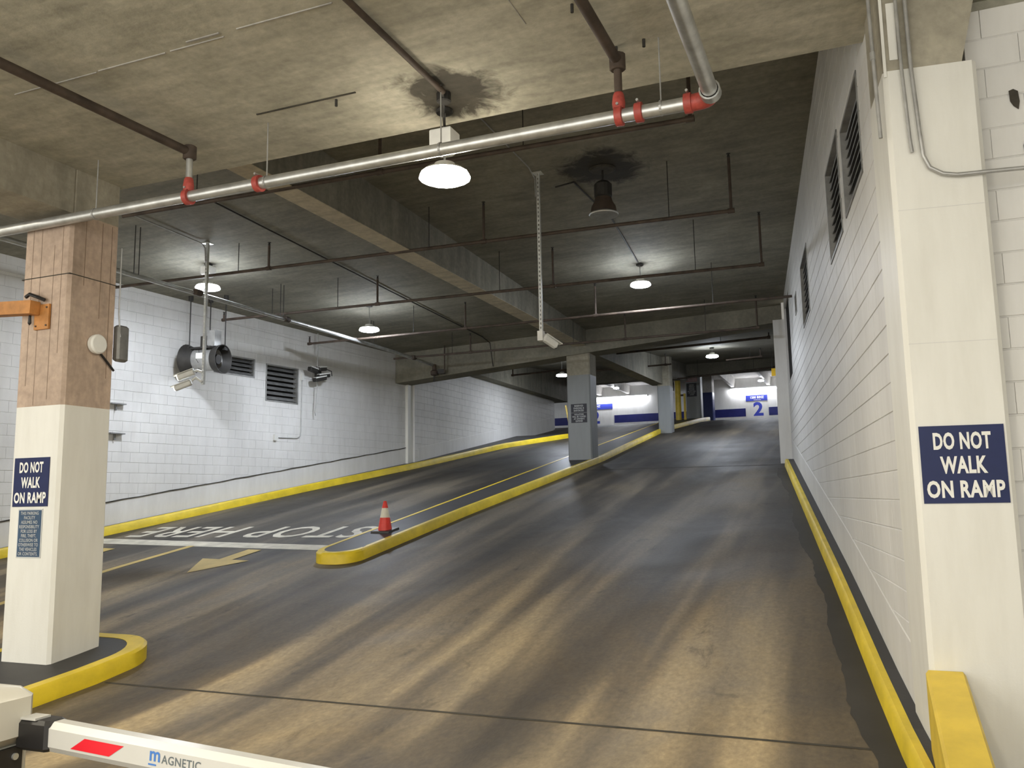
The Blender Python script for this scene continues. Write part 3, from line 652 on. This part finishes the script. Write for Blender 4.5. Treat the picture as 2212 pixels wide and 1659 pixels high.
# ------------------------------------------------------------------ big galvanised main and its branches
t = thing('fire_main', (-4.4, 5.86, 4.51), 'big shiny galvanised pipe with red couplings crossing under the front soffit', 'pipe')
MB().cyl((-9.6, 5.86, 4.515), (-0.90, 5.86, 4.508), .051, n_=20).build('pipe_run', M['galv'], t, True)
pts = [(-0.95, 5.86, 4.508)]+[(-0.90+.10*math.sin(a), 5.86-.10*(1-math.cos(a)), 4.51) for a in [math.pi/2*i/6 for i in range(7)]]+[(-.80, 5.70, 4.51)]
MB().tube(pts, .062, 14).build('elbow', M['red'], t, True)
MB().cyl((-.80, 5.78, 4.51), (-.80, 5.70, 4.51), .074, n_=18).build('grooved_collar', M['galv'], t, True)
MB().cyl((-.80, 5.72, 4.51), (-.76, -3.0, 4.53), .056, n_=20).build('return_pipe', M['galv'], t, True)
for x_ in (-5.55, -4.757, -1.484, -1.334, -0.975):
    c_ = MB().lathe((x_, 5.86, 4.51), [(.055, -.03), (.072, -.026), (.074, .026), (.055, .03)], 18, 'x').build('coupling', M['red'], t, True)
    MB().cyl((x_, 5.80, 4.585), (x_, 5.92, 4.585), .011, n_=6).build('coupling_bolt', M['galv'], c_)
for x_ in (-6.69, -4.67, -2.957, -1.17):
    MB().cyl((x_, 5.86, 4.56), (x_, 5.86, 5.06), .006, n_=6).build('hanger_rod', M['conduit'], t)
    MB().lathe((x_, 5.86, 4.512), [(.053, -.008), (.057, -.008), (.057, .008), (.053, .008)], 16, 'x').build('hanger_ring', M['conduit'], t)
for x_, lab in ((-5.55, 'dark rusty branch pipe under front soffit at the left'), (-1.484, 'dark rusty branch pipe under front soffit at the right')):
    t = thing('branch_pipe', (x_, 2, 4.9), lab, 'pipe')
    y1 = 5.90
    dx = -0.45 if x_ < -3 else -0.10
    MB().cyl((x_+dx, -4, 4.94), (x_, y1, 4.94), .040, n_=14).build('pipe_run', M['rust'], t, True)
    MB().lathe((x_, 5.86, 4.94), [(.05, -.07), (.062, -.06), (.062, .05), (.045, .06)], 12).build('elbow', M['rust'], t, True)
    MB().cyl((x_, 5.86, 4.66), (x_, 5.86, 4.90), .030, n_=12).build('drop_nipple', M['galv'] if x_ < -3 else M['rust'], t, True)
    MB().lathe((x_, 5.86, 4.58), [(.045, -.02), (.050, .03), (.042, .09), (.034, .11)], 14).build('tee_outlet', M['red'], t, True)
t = thing('ceiling_conduit', (-2.95, 2, 4.95), 'thin dark conduit along front soffit leading to the warm lamp', 'conduit')
MB().cyl((-2.955, -4, 5.02), (-2.955, 5.9, 5.02), .024, n_=10).build('conduit_run', M['rust'], t, True)
MB().lathe((-3.0, 6.0, 5.03), [(.05, -.05), (.06, -.04), (.06, .03)], 12).build('junction_box', M['dark'], t)
MB().tube([(-2.96, 5.9, 5.02), (-3.0, 6.0, 5.0), (-3.08, 6.15, 4.98), (-3.12, 6.25, 4.9)], .012, 8).build('flexible_tail', M['dark'], t)

# ------------------------------------------------------------------ sprinkler lines under the high soffit
def sprinkler(label, y, xa, za, xb, zb_, rods, heads, r=.027, endr=None, endl=None, ceil=cz, matk='rust'):
    t = thing('sprinkler_line', ((xa+xb)/2, y, min(za, zb_)), label, 'pipe')
    zz = lambda x_: za+(zb_-za)*(x_-xa)/(xb-xa)
    MB().cyl((xa, y, za), (xb, y, zb_), r, n_=10).build('pipe_run', M[matk], t, True)
    for x_ in rods:
        MB().cyl((x_, y, zz(x_)), (x_, y, ceil(x_, y)), .007, n_=6).build('hanger_rod', M['dark'], t)
    hs = [(x_, .15) for x_ in heads]+([(xb, endr)] if endr else [])+([(xa, endl)] if endl else [])
    for x_, gap in hs:
        z0 = zz(x_); z1 = ceil(x_, y)-gap
        h = MB().cyl((x_, y, z0-.03), (x_, y, z1), .021, n_=8).build('riser', M['rust'], t, True)
        MB().lathe((x_, y, z1), [(.014, 0), (.022, .015), (.012, .05), (.030, .055), (.030, .06)], 10).build('sprinkler_head', M['dark'], h)
        MB().cyl((x_-.045, y, z0), (x_+.045, y, z0), r*1.35, n_=10).build('tee_fitting', M['rust'], t)
    return t
sprinkler('first dark sprinkler line just behind the front soffit edge', 8.6, -9.3, 5.71, -1.42, 5.64, (-8.0, -3.3), (-5.17,), endr=.35)
sprinkler('second dark sprinkler line crossing above the hanging posts', 11.65, -12.7, 5.76, -1.42, 5.60, (-9.85, -6.1, -2.28), (-9.2, -5.15), endr=.12)
sprinkler('third dark sprinkler line crossing past the lamp by the right wall', 14.2, -12.35, 5.59, -1.29, 5.47, (-11.1, -9.5, -5.97, -2.37), (-8.58, -4.92), endr=.12, endl=.40)
sprinkler('fourth sprinkler line, partly shining, before the cross beam', 16.8, -12.02, 5.47, -1.0, 5.47, (-9.2, -2.49), (-7.9, -4.9), endl=.45)
sprinkler('fifth sprinkler line right in front of the cross beam', 19.6, -11.33, 5.46, -1.95, 5.45, (-9.6, -6.3, -3.1), (-9.08, -5.0), endr=.12)
sprinkler('thick black sprinkler line just behind the cross beam', 24.0, -6.9, 5.87, -2.1, 5.99, (-3.4,), (), .035, endr=.12, ceil=lambda x_, y: rz(y))
sprinkler('black sprinkler line between middle and rear pillars', 28.0, -8.3, 6.03, -5.6, 6.07, (-6.9, -6.3), (-5.8,), .03, ceil=lambda x_, y: rz(y))
sprinkler('black sprinkler line beside the top ramp lamp', 29.3, -4.0, 6.27, -2.86, 6.31, (-3.2,), (), .03, endr=.1, ceil=lambda x_, y: rz(y))
sprinkler('black sprinkler line near the top of the ramp', 33.0, -7.6, 6.18, -2.0, 6.48, (-5.6, -3.5), (-6.9,), .035, ceil=lambda x_, y: rz(y))
sprinkler('black sprinkler line over the exit lane by the rear left wall', 25.5, -10.3, 5.70, -7.6, 5.78, (-9.8,), (), .03, endl=.25, ceil=lambda x_, y: rz(y))
# longitudinal main on the left
t = thing('sprinkler_main', (-10.75, 15, 5.45), 'dark sprinkler main running up the ramp above the exit lane', 'pipe')
MB().tube([(-11.0, 6.9, 5.46), (-10.83, 10, 5.45), (-10.70, 16, 5.44), (-10.72, 18.5, 5.44), (-10.85, 20.9, 5.44)], .040, 12).build('pipe_run', M['galv'], t, True)
for y in (10.2, 14.0, 17.5):
    for dy in (0, .10): MB().cyl((-10.74, y+dy, 5.45), (-10.74, y+dy, cz(-10.74, y)), .008, n_=6).build('hanger_rod', M['dark'], t)
for y in (11.65, 14.2, 16.8, 19.6): MB().cyl((-10.73, y-.07, 5.45), (-10.73, y+.07, 5.45), .06, n_=12).build('coupling', M['rust'], t, True)
t = thing('pipe_valve', (-10.8, 21.05, 5.15), 'dark valve cluster hanging at the end of the left sprinkler main', 'valve')
MB().lathe((-10.82, 20.95, 5.30), [(.05, -.16), (.10, -.14), (.11, -.04), (.06, .0), (.055, .16)], 14).build('valve_body', M['rust'], t, True)
MB().obox((-10.62, 21.0, 5.25), (1, .2, 0), (-.2, 1, 0), (0, 0, 1), .09, .07, .06).build('gauge_block', M['dark'], t)
MB().cyl((-10.83, 20.95, 4.98), (-10.83, 20.95, 5.16), .02, n_=8).build('drain_stub', M['dark'], t)
MB().cyl((-10.5, 20.95, 5.2), (-10.5, 20.95, cz(-10.5, 20.95)), .018, n_=8).build('riser', M['rust'], t)
# thin conduits on the high soffit
for lab, pts in (('thin conduit along the high soffit from the first post', [(-10.34, 7.0, 6.30), (-10.34, 11.25, 6.20), (-10.34, 11.36, 6.14), (-10.32, 11.36, 5.9)]),
                 ('thin pale conduit running to the white camera post', [(-4.15, 6.6, 6.53), (-4.10, 10.9, 6.39), (-4.11, 11.15, 6.32), (-4.11, 11.17, 6.05)]),
                 ('thin dark conduit angling past the bell lamp', [(-4.0, 11.75, 6.38), (-3.7, 11.72, 6.40), (-3.6, 13.5, 6.35), (-3.78, 16.0, 6.27)]),
                 ('long dark conduit along the high soffit over the exit lane', [(-8.9, 9.5, 6.31), (-9.0, 15.0, 6.14), (-9.1, 20.4, 6.0), (-9.1, 20.9, 5.92), (-9.1, 21.1, 5.3)])):
    o = MB().tube(pts, .013 if 'pale' not in lab else .009, 8).build('soffit_conduit', M['conduit'] if ('pale' in lab or 'first' in lab) else M['dark'], None, True)
    tag(o, lab, 'conduit')

# ------------------------------------------------------------------ perforated posts with cameras
def perforated(t, x_, y, z0, z1, wd=.022):
    m_ = MB(); d = .021
    m_.box(x_-wd, x_-wd*.36, y-.003, y+.003, z0, z1); m_.box(x_+wd*.36, x_+wd, y-.003, y+.003, z0, z1)
    k = int((z1-z0)/.062)
    for i in range(k+1):
        z = z0+(z1-z0)*i/k; m_.box(x_-wd*.36, x_+wd*.36, y-.003, y+.003, max(z0, z-.016), min(z1, z+.016))
    m_.box(x_-wd, x_-wd+.004, y, y+2*d, z0, z1); m_.box(x_+wd-.004, x_+wd, y, y+2*d, z0, z1)
    m_.build('slotted_channel', M['strut'], t)
    MB().box(x_-.07, x_+.07, y-.05, y+.09, z1-.01, z1).build('ceiling_plate', M['strut'], t)
def bullet(t, c, d, L, r, name='bullet_camera'):
    c = Vector(c); d = Vector(d).normalized(); s_ = d.cross(Vector((0, 0, 1))).normalized(); u_ = s_.cross(d)
    b_ = MB().obox(c, d, s_, u_, L/2, r, r*.95, r*.35).build(name, M['casing'], t)
    MB().obox(c+u_*r*1.12+d*.025, d, s_, u_, L/2+.02, r*1.12, .006).build('sunshield', M['casing'], b_)
    MB().cyl(c+d*(L/2), c+d*(L/2+.006), r*.8, n_=16).build('lens_glass', M['cam_lens_glow'] if name == 'lit_camera' else M['black'], b_)
    return b_
t = thing('camera_post', (-10.33, 11.39, 3.74), 'perforated hanging post with two pale cameras near the fan', 'camera post')
perforated(t, -10.33, 11.39, 3.74, cz(-10.33, 11.39))
bullet(t, (-10.56, 11.25, 3.90), (-.85, -.45, -.38), .30, .052, 'lit_camera')
bullet(t, (-10.62, 11.25, 3.72), (-.85, -.45, -.38), .30, .045, 'lit_camera')
MB().tube([(-10.33, 11.38, 3.95), (-10.40, 11.34, 3.98), (-10.46, 11.3, 3.95)], .022, 8).build('camera_arm', M['casing'], t, True)
MB().tube([(-10.33, 11.38, 3.78), (-10.42, 11.33, 3.86), (-10.48, 11.3, 3.80)], .022, 8).build('camera_arm', M['casing'], t, True)
t = thing('camera_post', (-4.08, 11.19, 3.85), 'white perforated hanging post with one white camera mid ramp', 'camera post')
perforated(t, -4.08, 11.19, 3.96, cz(-4.08, 11.19))
bullet(t, (-3.97, 11.27, 3.92), (.55, .65, -.45), .24, .050)
MB().box(-4.12, -4.04, 11.15, 11.24, 3.93, 4.07).build('mount_box', M['casing'], t)
MB().cyl((-4.04, 11.2, 4.0), (-3.98, 11.26, 3.96), .04, n_=12).build('swivel', M['casing'], t)

# ------------------------------------------------------------------ jet fan
fx, fy, fzz = -12.62, 14.0, 4.72
t = thing('jet_fan', (fx, fy, 4.4), 'grey jet fan hanging on four rods in front of left wall', 'fan')
ax = Vector((0.98, 0.12, -0.02)).normalized()
def axis_ring(mb_, c, rs, n_=26):
    a = Vector((0, 0, 1)); a = (a-ax*a.dot(ax)).normalized(); b_ = ax.cross(a); R_ = []
    for r_, h in rs: R_.append([tuple(Vector(c)+ax*h+(a*math.cos(2*math.pi*i/n_)+b_*math.sin(2*math.pi*i/n_))*r_) for i in range(n_)])
    return mb_.rings(R_, False, False)
c = (fx, fy, fzz)
axis_ring(MB(), c, [(.22, -.24), (.24, -.2), (.24, .22), (.26, .26), (.255, .26), (.225, .22), (.22, -.2)]).build('barrel', M['conduit'], t, True)
axis_ring(MB(), c, [(.24, -.22), (.33, -.42), (.345, -.46), (.335, -.46), (.30, -.40), (.22, -.22)]).build('inlet_bell', M['dark'], t, True)
axis_ring(MB(), c, [(.26, .24), (.30, .36), (.31, .42), (.295, .42), (.27, .34), (.23, .24)]).build('outlet_ring', M['dark'], t, True)
MB().cyl(Vector(c)+ax*.10, Vector(c)+ax*.30, .13, .10, 18).build('hub', M['dark'], t, True)
for k in range(7):
    a_ = 2*math.pi*k/7; q = Vector((0, 0, 1)); q = (q-ax*q.dot(ax)).normalized(); r_ = (q*math.cos(a_)+ax.cross(q)*math.sin(a_)); s_ = ax.cross(r_)
    MB().obox(Vector(c)-ax*.05+r_*.14, r_, (s_+ax*.6), (ax-s_*.6), .10, .05, .005).build('blade', M['dark'], t)
for k in range(5):
    h = -.45; rr = .06+.065*k
    axis_ring(MB(), c, [(rr, h-.004), (rr+.006, h), (rr, h+.004)], 22).build('guard_ring', M['dark'], t)
MB().box(fx+.10, fx+.30, fy-.10, fy+.10, 4.98, 5.32).build('control_box', M['conduit'], t)
MB().box(fx-.10, fx+.06, fy-.07, fy+.07, 4.96, 5.22).build('terminal_box', M['dark'], t)
MB().obox(Vector(c)-Vector((0, .243, -.05))+ax*.05, ax, (0, 1, 0), (0, 0, 1), .10, .004, .06).build('rating_label', M['letter'], t)
MB().box(fx-.25, fx+.28, fy-.20, fy+.20, 4.93, 4.97).build('saddle', M['dark'], t)
for dx, dy, zt in ((-.32, -.15, 4.95), (-.05, .15, 4.95), (.10, -.15, 4.95), (.36, .15, 4.95)):
    x_, y = fx+dx, fy+dy
    MB().cyl((x_, y, zt), (x_, y, cz(x_, y)), .012, n_=6).build('hanger_rod', M['dark'], t)
    MB().cyl((x_, y, cz(x_, y)-.10), (x_, y, cz(x_, y)), .05, n_=12).build('vibration_mount', M['dark'], t)
    MB().box(x_-.03, x_+.03, y-.05, y+.05, zt-.03, zt+.05).build('lug', M['dark'], t)

# ------------------------------------------------------------------ things on the left wall
nL = Vector((0.989, -0.145, 0)); uL = Vector((0.145, 0.989, 0)); zz = Vector((0, 0, 1))
def LW(y, z, d=0.0): return Vector((XL(y), y, z))+nL*d
t = thing('floodlight_cluster', tuple(LW(17.9, 4.75, .15)), 'cluster of small floodlights hanging on conduit at left wall', 'floodlights')
MB().cyl(LW(17.9, 5.05, .18), LW(17.9, 5.95, .18), .013, n_=8).build('conduit_drop', M['conduit'], t)
for (dy, z, ln, tilt) in ((-.26, 4.98, .13, .2), (.05, 5.04, .13, -.2), (.10, 4.87, .20, -.25), (-.02, 4.78, .20, -.3)):
    d = (uL*math.cos(tilt)+zz*math.sin(-tilt)*.8).normalized(); s_ = nL; u_ = d.cross(s_)
    h = MB().obox(LW(17.9+dy, z, .28), d, s_, u_, ln, .07, .055, .015).build('floodlight_head', M['dark'], t)
    MB().obox(LW(17.9+dy, z, .28)+u_*-.045+s_*.03, d, s_, u_, ln*.96, .05, .015).build('head_trim', M['casing'], h)
MB().obox(LW(17.9, 4.93, .2), uL, nL, zz, .06, .06, .16).build('mount_block', M['dark'], t)
MB().tube([LW(18.1, 5.05, .28), LW(18.3, 5.02, .28), LW(18.32, 4.9, .28)], .012, 6).build('cable_loop', M['black'], t)
MB().tube([LW(17.9, 4.75, .18), LW(17.9, 4.2, .14), LW(17.89, 3.95, .12), LW(17.93, 3.87, .1)], .012, 8).build('cable_tail', M['conduit'], t)
t = thing('wall_conduit', tuple(LW(17.5, 3.25, .02)), 'grey conduit with small outlet box on left wall below louver', 'conduit')
MB().tube([LW(17.53, 4.72, .02), LW(17.52, 3.45, .02), LW(17.50, 3.33, .02), LW(17.40, 3.27, .02), LW(16.80, 3.255, .02)], .012, 8).build('conduit_run', M['conduit'], t, True)
MB().obox(LW(17.53, 4.82, .03), uL, nL, zz, .035, .03, .10).build('switch_box', M['casing'], t)
MB().obox(LW(16.68, 3.25, .03), uL, nL, zz, .045, .035, .07).build('outlet_box', M['casing'], t)
for z, lab in ((3.69, 'upper small steel bracket on left wall beside the column'), (3.105, 'lower small steel bracket on left wall beside the column')):
    t = thing('wall_bracket', tuple(LW(12.55, z, .0)), lab, 'bracket')
    MB().obox(LW(12.52, z, .06), uL, nL, zz, .16, .06, .012).build('shelf_plate', M['slat'], t)
    MB().obox(LW(12.50, z-.07, .03), uL, nL, zz, .012, .03, .06).build('gusset', M['slat'], t)

# ------------------------------------------------------------------ things on the left front column
t = thing('round_sensor', (-7.0, 6.27, 3.23), 'round white disc fixture on the side of left front column', 'fixture')
MB().lathe((-7.075, 6.27, 3.33), [(.015, .0), (.095, .0), (.10, .015), (.10, .05), (.085, .065), (.01, .067)], 26, 'x').build('disc', M['letter'], t, True)
MB().cyl((-7.06, 6.33, 3.24), (-7.06, 6.50, 3.09), .012, n_=8).build('antenna', M['black'], t, True)
t = thing('junction_cover', (-7.1, 6.56, 3.2), 'narrow grey box fixed to the back edge of left front column', 'box')
MB().obox((-7.085, 6.60, 3.39), (1, 0, 0), (0, 1, 0), (0, 0, 1), .045, .075, .19, .02).build('cover', M['slat'], t)
MB().tube([(-7.06, 6.535, 4.4), (-7.06, 6.535, 3.7), (-7.045, 6.55, 3.45)], .008, 6).build('feed_wire', M['conduit'], t)
t = thing('steel_arm', (-7.6, 5.9, 3.45), 'rusty orange steel arm bolted to the left front column', 'steel arm')
MB().obox((-7.40, 5.915, 3.575), (1, 0, 0), (0, 1, 0), (0, 0, 1), .098, .012, .125).build('base_plate', M['orange'], t)
MB().obox((-8.30, 5.845, 3.71), (1, -.0, -.06), (0, 1, 0), (.06, 0, 1), .88, .055, .066).build('hollow_arm', M['orange'], t)
MB().tube([(-7.56, 5.85, 3.78), (-7.50, 5.84, 3.80), (-7.42, 5.86, 3.77), (-7.36, 5.9, 3.74)], .018, 8).build('cable_bundle', M['black'], t)
MB().lathe((-7.53, 5.88, 3.50), [(.006, .0), (.018, .02), (.012, .09), (.006, .12)], 10).build('hanging_plug', M['black'], t)
for dx, dz in ((-.07, -.09), (.07, -.09), (.07, .09)): MB().cyl((-7.40+dx, 5.895, 3.575+dz), (-7.40+dx, 5.905, 3.575+dz), .010, n_=6).build('anchor_bolt', M['rust'], t)

# ------------------------------------------------------------------ conduits on the right front column and wall hole
def RC(a, z, d=.03): return c0+ur*a+vr*(-d)+zz*z
t = thing('column_conduit', tuple(RC(.2, 3.6)), 'bent steel conduit on right front column turning to the right', 'conduit')
MB().tube([RC(.155, 4.95), RC(.16, 4.4), RC(.18, 3.95), RC(.19, 3.80), RC(.22, 3.72), RC(.29, 3.672), RC(.37, 3.655), RC(.55, 3.655), RC(1.2, 3.66, .0)], .013, 10).build('conduit_run', M['conduit'], t, True)
MB().tube([RC(.10, 4.86), RC(.105, 4.40), RC(.12, 3.93), RC(.128, 3.83)], .011, 10).build('spare_conduit', M['conduit'], t, True)
t = thing('column_conduit', tuple(RC(-.03, 4.0)), 'short conduit stub left of the right front column', 'conduit')
MB().tube([RC(-.06, 4.9, .02), RC(-.055, 4.5, .02), RC(-.045, 3.95, .02)], .012, 10).build('conduit_run', M['conduit'], t, True)
MB().cyl(RC(-.057, 4.48, .02), RC(-.057, 4.53, .02), .018, n_=10).build('compression_joint', M['galv'], t)
t = thing('paint_patch', tuple(RC(.06, 4.35, .0)), 'old white paint drips above the paint line of right front column', 'paint drips')
for a0, a1, z0, z1 in ((.004, .022, 4.36, 4.93), (.045, .095, 4.47, 4.86)):
    MB().obox(RC((a0+a1)/2, (z0+z1)/2, .001), ur, vr, zz, (a1-a0)/2, .002, (z1-z0)/2).build('drip', M['cream'], t)
def blob(c, u, v, pts, m_, name, lab, cat):
    mb_ = MB(); n_ = Vector(u).cross(Vector(v)); lo = [tuple(Vector(c)+Vector(u)*p+Vector(v)*q) for p, q in pts]; hi = [tuple(Vector(c)+Vector(u)*p+Vector(v)*q+n_*.004) for p, q in pts]
    mb_.hexa(lo, hi); return tag(mb_.build(name, m_), lab, cat)
blob((1.05, 5.938, 4.17), (1, 0, 0), (0, 0, 1), [(-.025, .06), (.0, .068), (.025, .05), (.03, -.02), (.02, -.07), (-.005, -.045), (-.022, -.01)], M['soot'], 'wall_hole', 'small dark hole broken into the wall right of column', 'hole')
blob((1.13, 5.938, 3.80), (1, 0, 0), (0, 0, 1), [(-.03, .12), (.1, .2), (.3, .15), (.3, -.2), (.05, -.19), (-.02, -.15), (.0, -.08), (-.05, -.02), (-.055, .06)], M['slat'], 'wall_hole', 'large broken patch at the right edge of the block wall', 'hole')

# ------------------------------------------------------------------ floor markings
tag(drape('stop_line', M['wline'], [(-13.2, 11.62), (-7.42, 11.18), (-7.42, 11.52), (-13.2, 12.02)]), 'wide white stop line across the exit lane', 'floor marking')
_l = MB(); strip(_l, frange(6.3, 11.45, .12), lambda y: -10.70+.026*(y-6.3), lambda y: fz(y)+.004, lambda y: -10.56+.026*(y-6.3), lambda y: fz(y)+.004)
tag(_l.build('lane_line', M['yline']), 'thin yellow lane line splitting the exit lane', 'floor marking')
def arrow(x_, lab):
    j = MB(); P_ = [(x_, 9.71), (x_+.48, 10.46), (x_+.13, 10.50), (x_+.14, 11.17), (x_-.14, 11.20), (x_-.13, 10.52), (x_-.48, 10.56)]
    v_ = [(p[0], p[1], fz(p[1])+.008) for p in P_]; j.add(v_, [(0, 1, 2), (0, 2, 5), (0, 5, 6), (2, 3, 4, 5)]); return tag(j.build('painted_arrow', M['yline']), lab, 'floor marking')
arrow(-8.98, 'yellow arrow painted on the exit lane near the island nose'); arrow(-12.05, 'yellow arrow painted on the exit lane beside the left column')
sl = 0.1558; t = thing('painted_words', (-10.3, 12.55, fz(12.55)), 'white STOP HERE painted upside down on the exit lane', 'floor marking')
cs = 1/math.sqrt(1+sl*sl)
text(['STOP HERE'], 1, t, 'lettering', M['wline'], (-10.28, 12.62, fz(12.62)+.002), (-1, 0, 0), (0, -cs, -sl*cs), bold=.012, fit=(4.95, 0.98))

# ------------------------------------------------------------------ traffic cone
cx_, cy_ = -7.02, 11.88; z0 = fz(cy_)+KH
t = thing('traffic_cone', (cx_, cy_, z0), 'red and white traffic cone standing on the island nose', 'traffic cone')
tz = lambda dy: sl*dy
MB().hexa([(cx_+a, cy_+b_, z0+tz(b_)-.003) for a, b_ in ((-.165, -.165), (.165, -.165), (.165, .165), (-.165, .165))], [(cx_+a*.96, cy_+b_*.96, z0+tz(b_)+.028) for a, b_ in ((-.165, -.165), (.165, -.165), (.165, .165), (-.165, .165))]).build('base', M['black'], t)
cb = z0+.026
MB().lathe((cx_, cy_, cb), [(.112, -.02), (.105, .03), (.078, .185)], 22).build('cone_body', M['cone'], t, True)
MB().lathe((cx_, cy_, cb), [(.079, .185), (.048, .335)], 22).build('reflective_collar', M['collar'], t, True)
MB().lathe((cx_, cy_, cb), [(.050, .335), (.028, .43), (.022, .445)], 22).build('cone_tip', M['cone'], t, True)

# ------------------------------------------------------------------ barrier gate
t = thing('barrier_gate', (-2.9, 2.1, 0), 'cream barrier gate housing with lowered white arm in foreground', 'barrier gate')
MB().obox((-2.90, 2.02, .46), (1, 0, 0), (0, 1, 0), (0, 0, 1), .185, .20, .46, .02).build('housing', M['gate'], t)
d_ = MB().box(-2.722, -2.708, 1.84, 2.185, .05, .915).build('door_panel', M['black'], t)
MB().cyl((-2.710, 2.155, .885), (-2.700, 2.155, .885), .011, n_=12).build('lock_screw', M['galv'], d_)
MB().obox((-2.90, 2.0, 1.012), (1, 0, 0), (0, 1, 0), (0, 0, 1), .205, .228, .092, .03).build('lid', M['gate'], t, True)
h = MB().obox((-2.64, 2.2, .955), (1, 0, 0), (0, 1, 0), (0, 0, 1), .075, .045, .05, .012).build('arm_clamp', M['black'], t)
MB().obox((-2.66, 2.19, 1.008), (1, 0, 0), (0, 1, 0), (0, 0, 1), .035, .03, .004).build('clamp_plate', M['armw'], h)
aL = Vector((1, -.0, -.050)).normalized(); aN = Vector((0, 1, 0)); aU = aL.cross(aN)
ac = Vector((-1.2, 2.2, .885)); hl = 1.37
prof = [(-.035, -.028), (-.022, -.047), (.022, -.047), (.035, -.028), (.035, .035), (.022, .048), (-.015, .048), (-.035, .030)]
am = MB().rings([[tuple(ac+aL*s_+aN*p+aU*q) for p, q in prof] for s_ in (-hl, hl)]).build('arm', M['armw'], t)
def armp(s_, q): return ac+aL*s_+aU*q+aN*-.036
k_ = MB(); k_.add([tuple(armp(s_, q)) for s_, q in ((-1.265, -.020), (-1.095, -.020), (-1.035, .020), (-1.205, .020))], [(0, 1, 2, 3)]); k_.build('red_reflector', M['refred'], am)
text(['AGNETIC'], .1, am, 'logo', M['logo_grey'], armp(-.80, .004), aL, aU, depth=0.0, bold=.001, fit=(.155, .026))
text(['m'], .1, am, 'logo', M['logo_blue'], armp(-.905, .008), aL+aU*0, aU, depth=0.0, bold=.002, fit=(.042, .030))
k_ = MB(); k_.add([tuple(armp(s_, q)) for s_, q in ((-.93, -.020), (-.898, -.020), (-.898, -.015), (-.93, -.015))], [(0, 1, 2, 3)]); k_.build('logo', M['logo_blue'], am)

# ------------------------------------------------------------------ small things at the top of the ramp
t = thing('stand_pipe', (-6.72, 34.6, fz(34.6)), 'yellow painted upright pipe at the top of the island', 'pipe')
MB().cyl((-6.72, 34.6, fz(34.6)+.1), (-6.72, 34.6, 6.75), .12, n_=16).build('pipe', M['yellow_clean'], t, True)
MB().cyl((-6.46, 34.65, fz(34.6)+.1), (-6.46, 34.65, 5.85), .05, n_=12).build('side_pipe', M['yellow_clean'], t, True)
MB().cyl((-6.50, 34.6, 5.78), (-6.60, 34.6, 5.78), .04, n_=10).build('cross_fitting', M['rust'], t)
t = thing('leaning_post', (-9.9, 30.0, fz(30)), 'thin yellow post leaning at the end of the left kerb', 'post')
MB().cyl((-9.78, 30.0, fz(30)-.02), (-10.02, 30.0, 5.12), .045, .035, 10).build('post', M['yline'], t)
MB().cyl((-9.78, 30.0, fz(30)-.02), (-9.86, 30.02, 5.25), .022, n_=8).build('chain_rod', M['yline'], t)
t = thing('hanging_sign', (-2.46, 30.0, 5.7), 'small yellow sign hanging near the end of right wall', 'sign')
MB().box(-2.60, -2.36, 29.98, 30.0, 5.71, 5.97).build('sign_plate', M['yelsign'], t)
for x_ in (-2.57, -2.39): MB().cyl((x_, 29.99, 5.97), (x_, 29.99, rz(30)), .008, n_=6).build('hanger', M['dark'], t)
t = thing('cctv_camera', (-10.1, 30.5, 5.3), 'small white camera hanging left of the middle pillar', 'camera')
MB().box(-10.0, -9.86, 30.4, 30.6, 5.30, 5.48).build('camera_body', M['casing'], t)
MB().box(-9.85, -9.72, 30.42, 30.58, 5.28, 5.36).build('camera_hood', M['black'], t)
MB().cyl((-9.93, 30.5, 5.48), (-9.93, 30.5, rz(30.5)), .012, n_=6).build('stem', M['dark'], t)
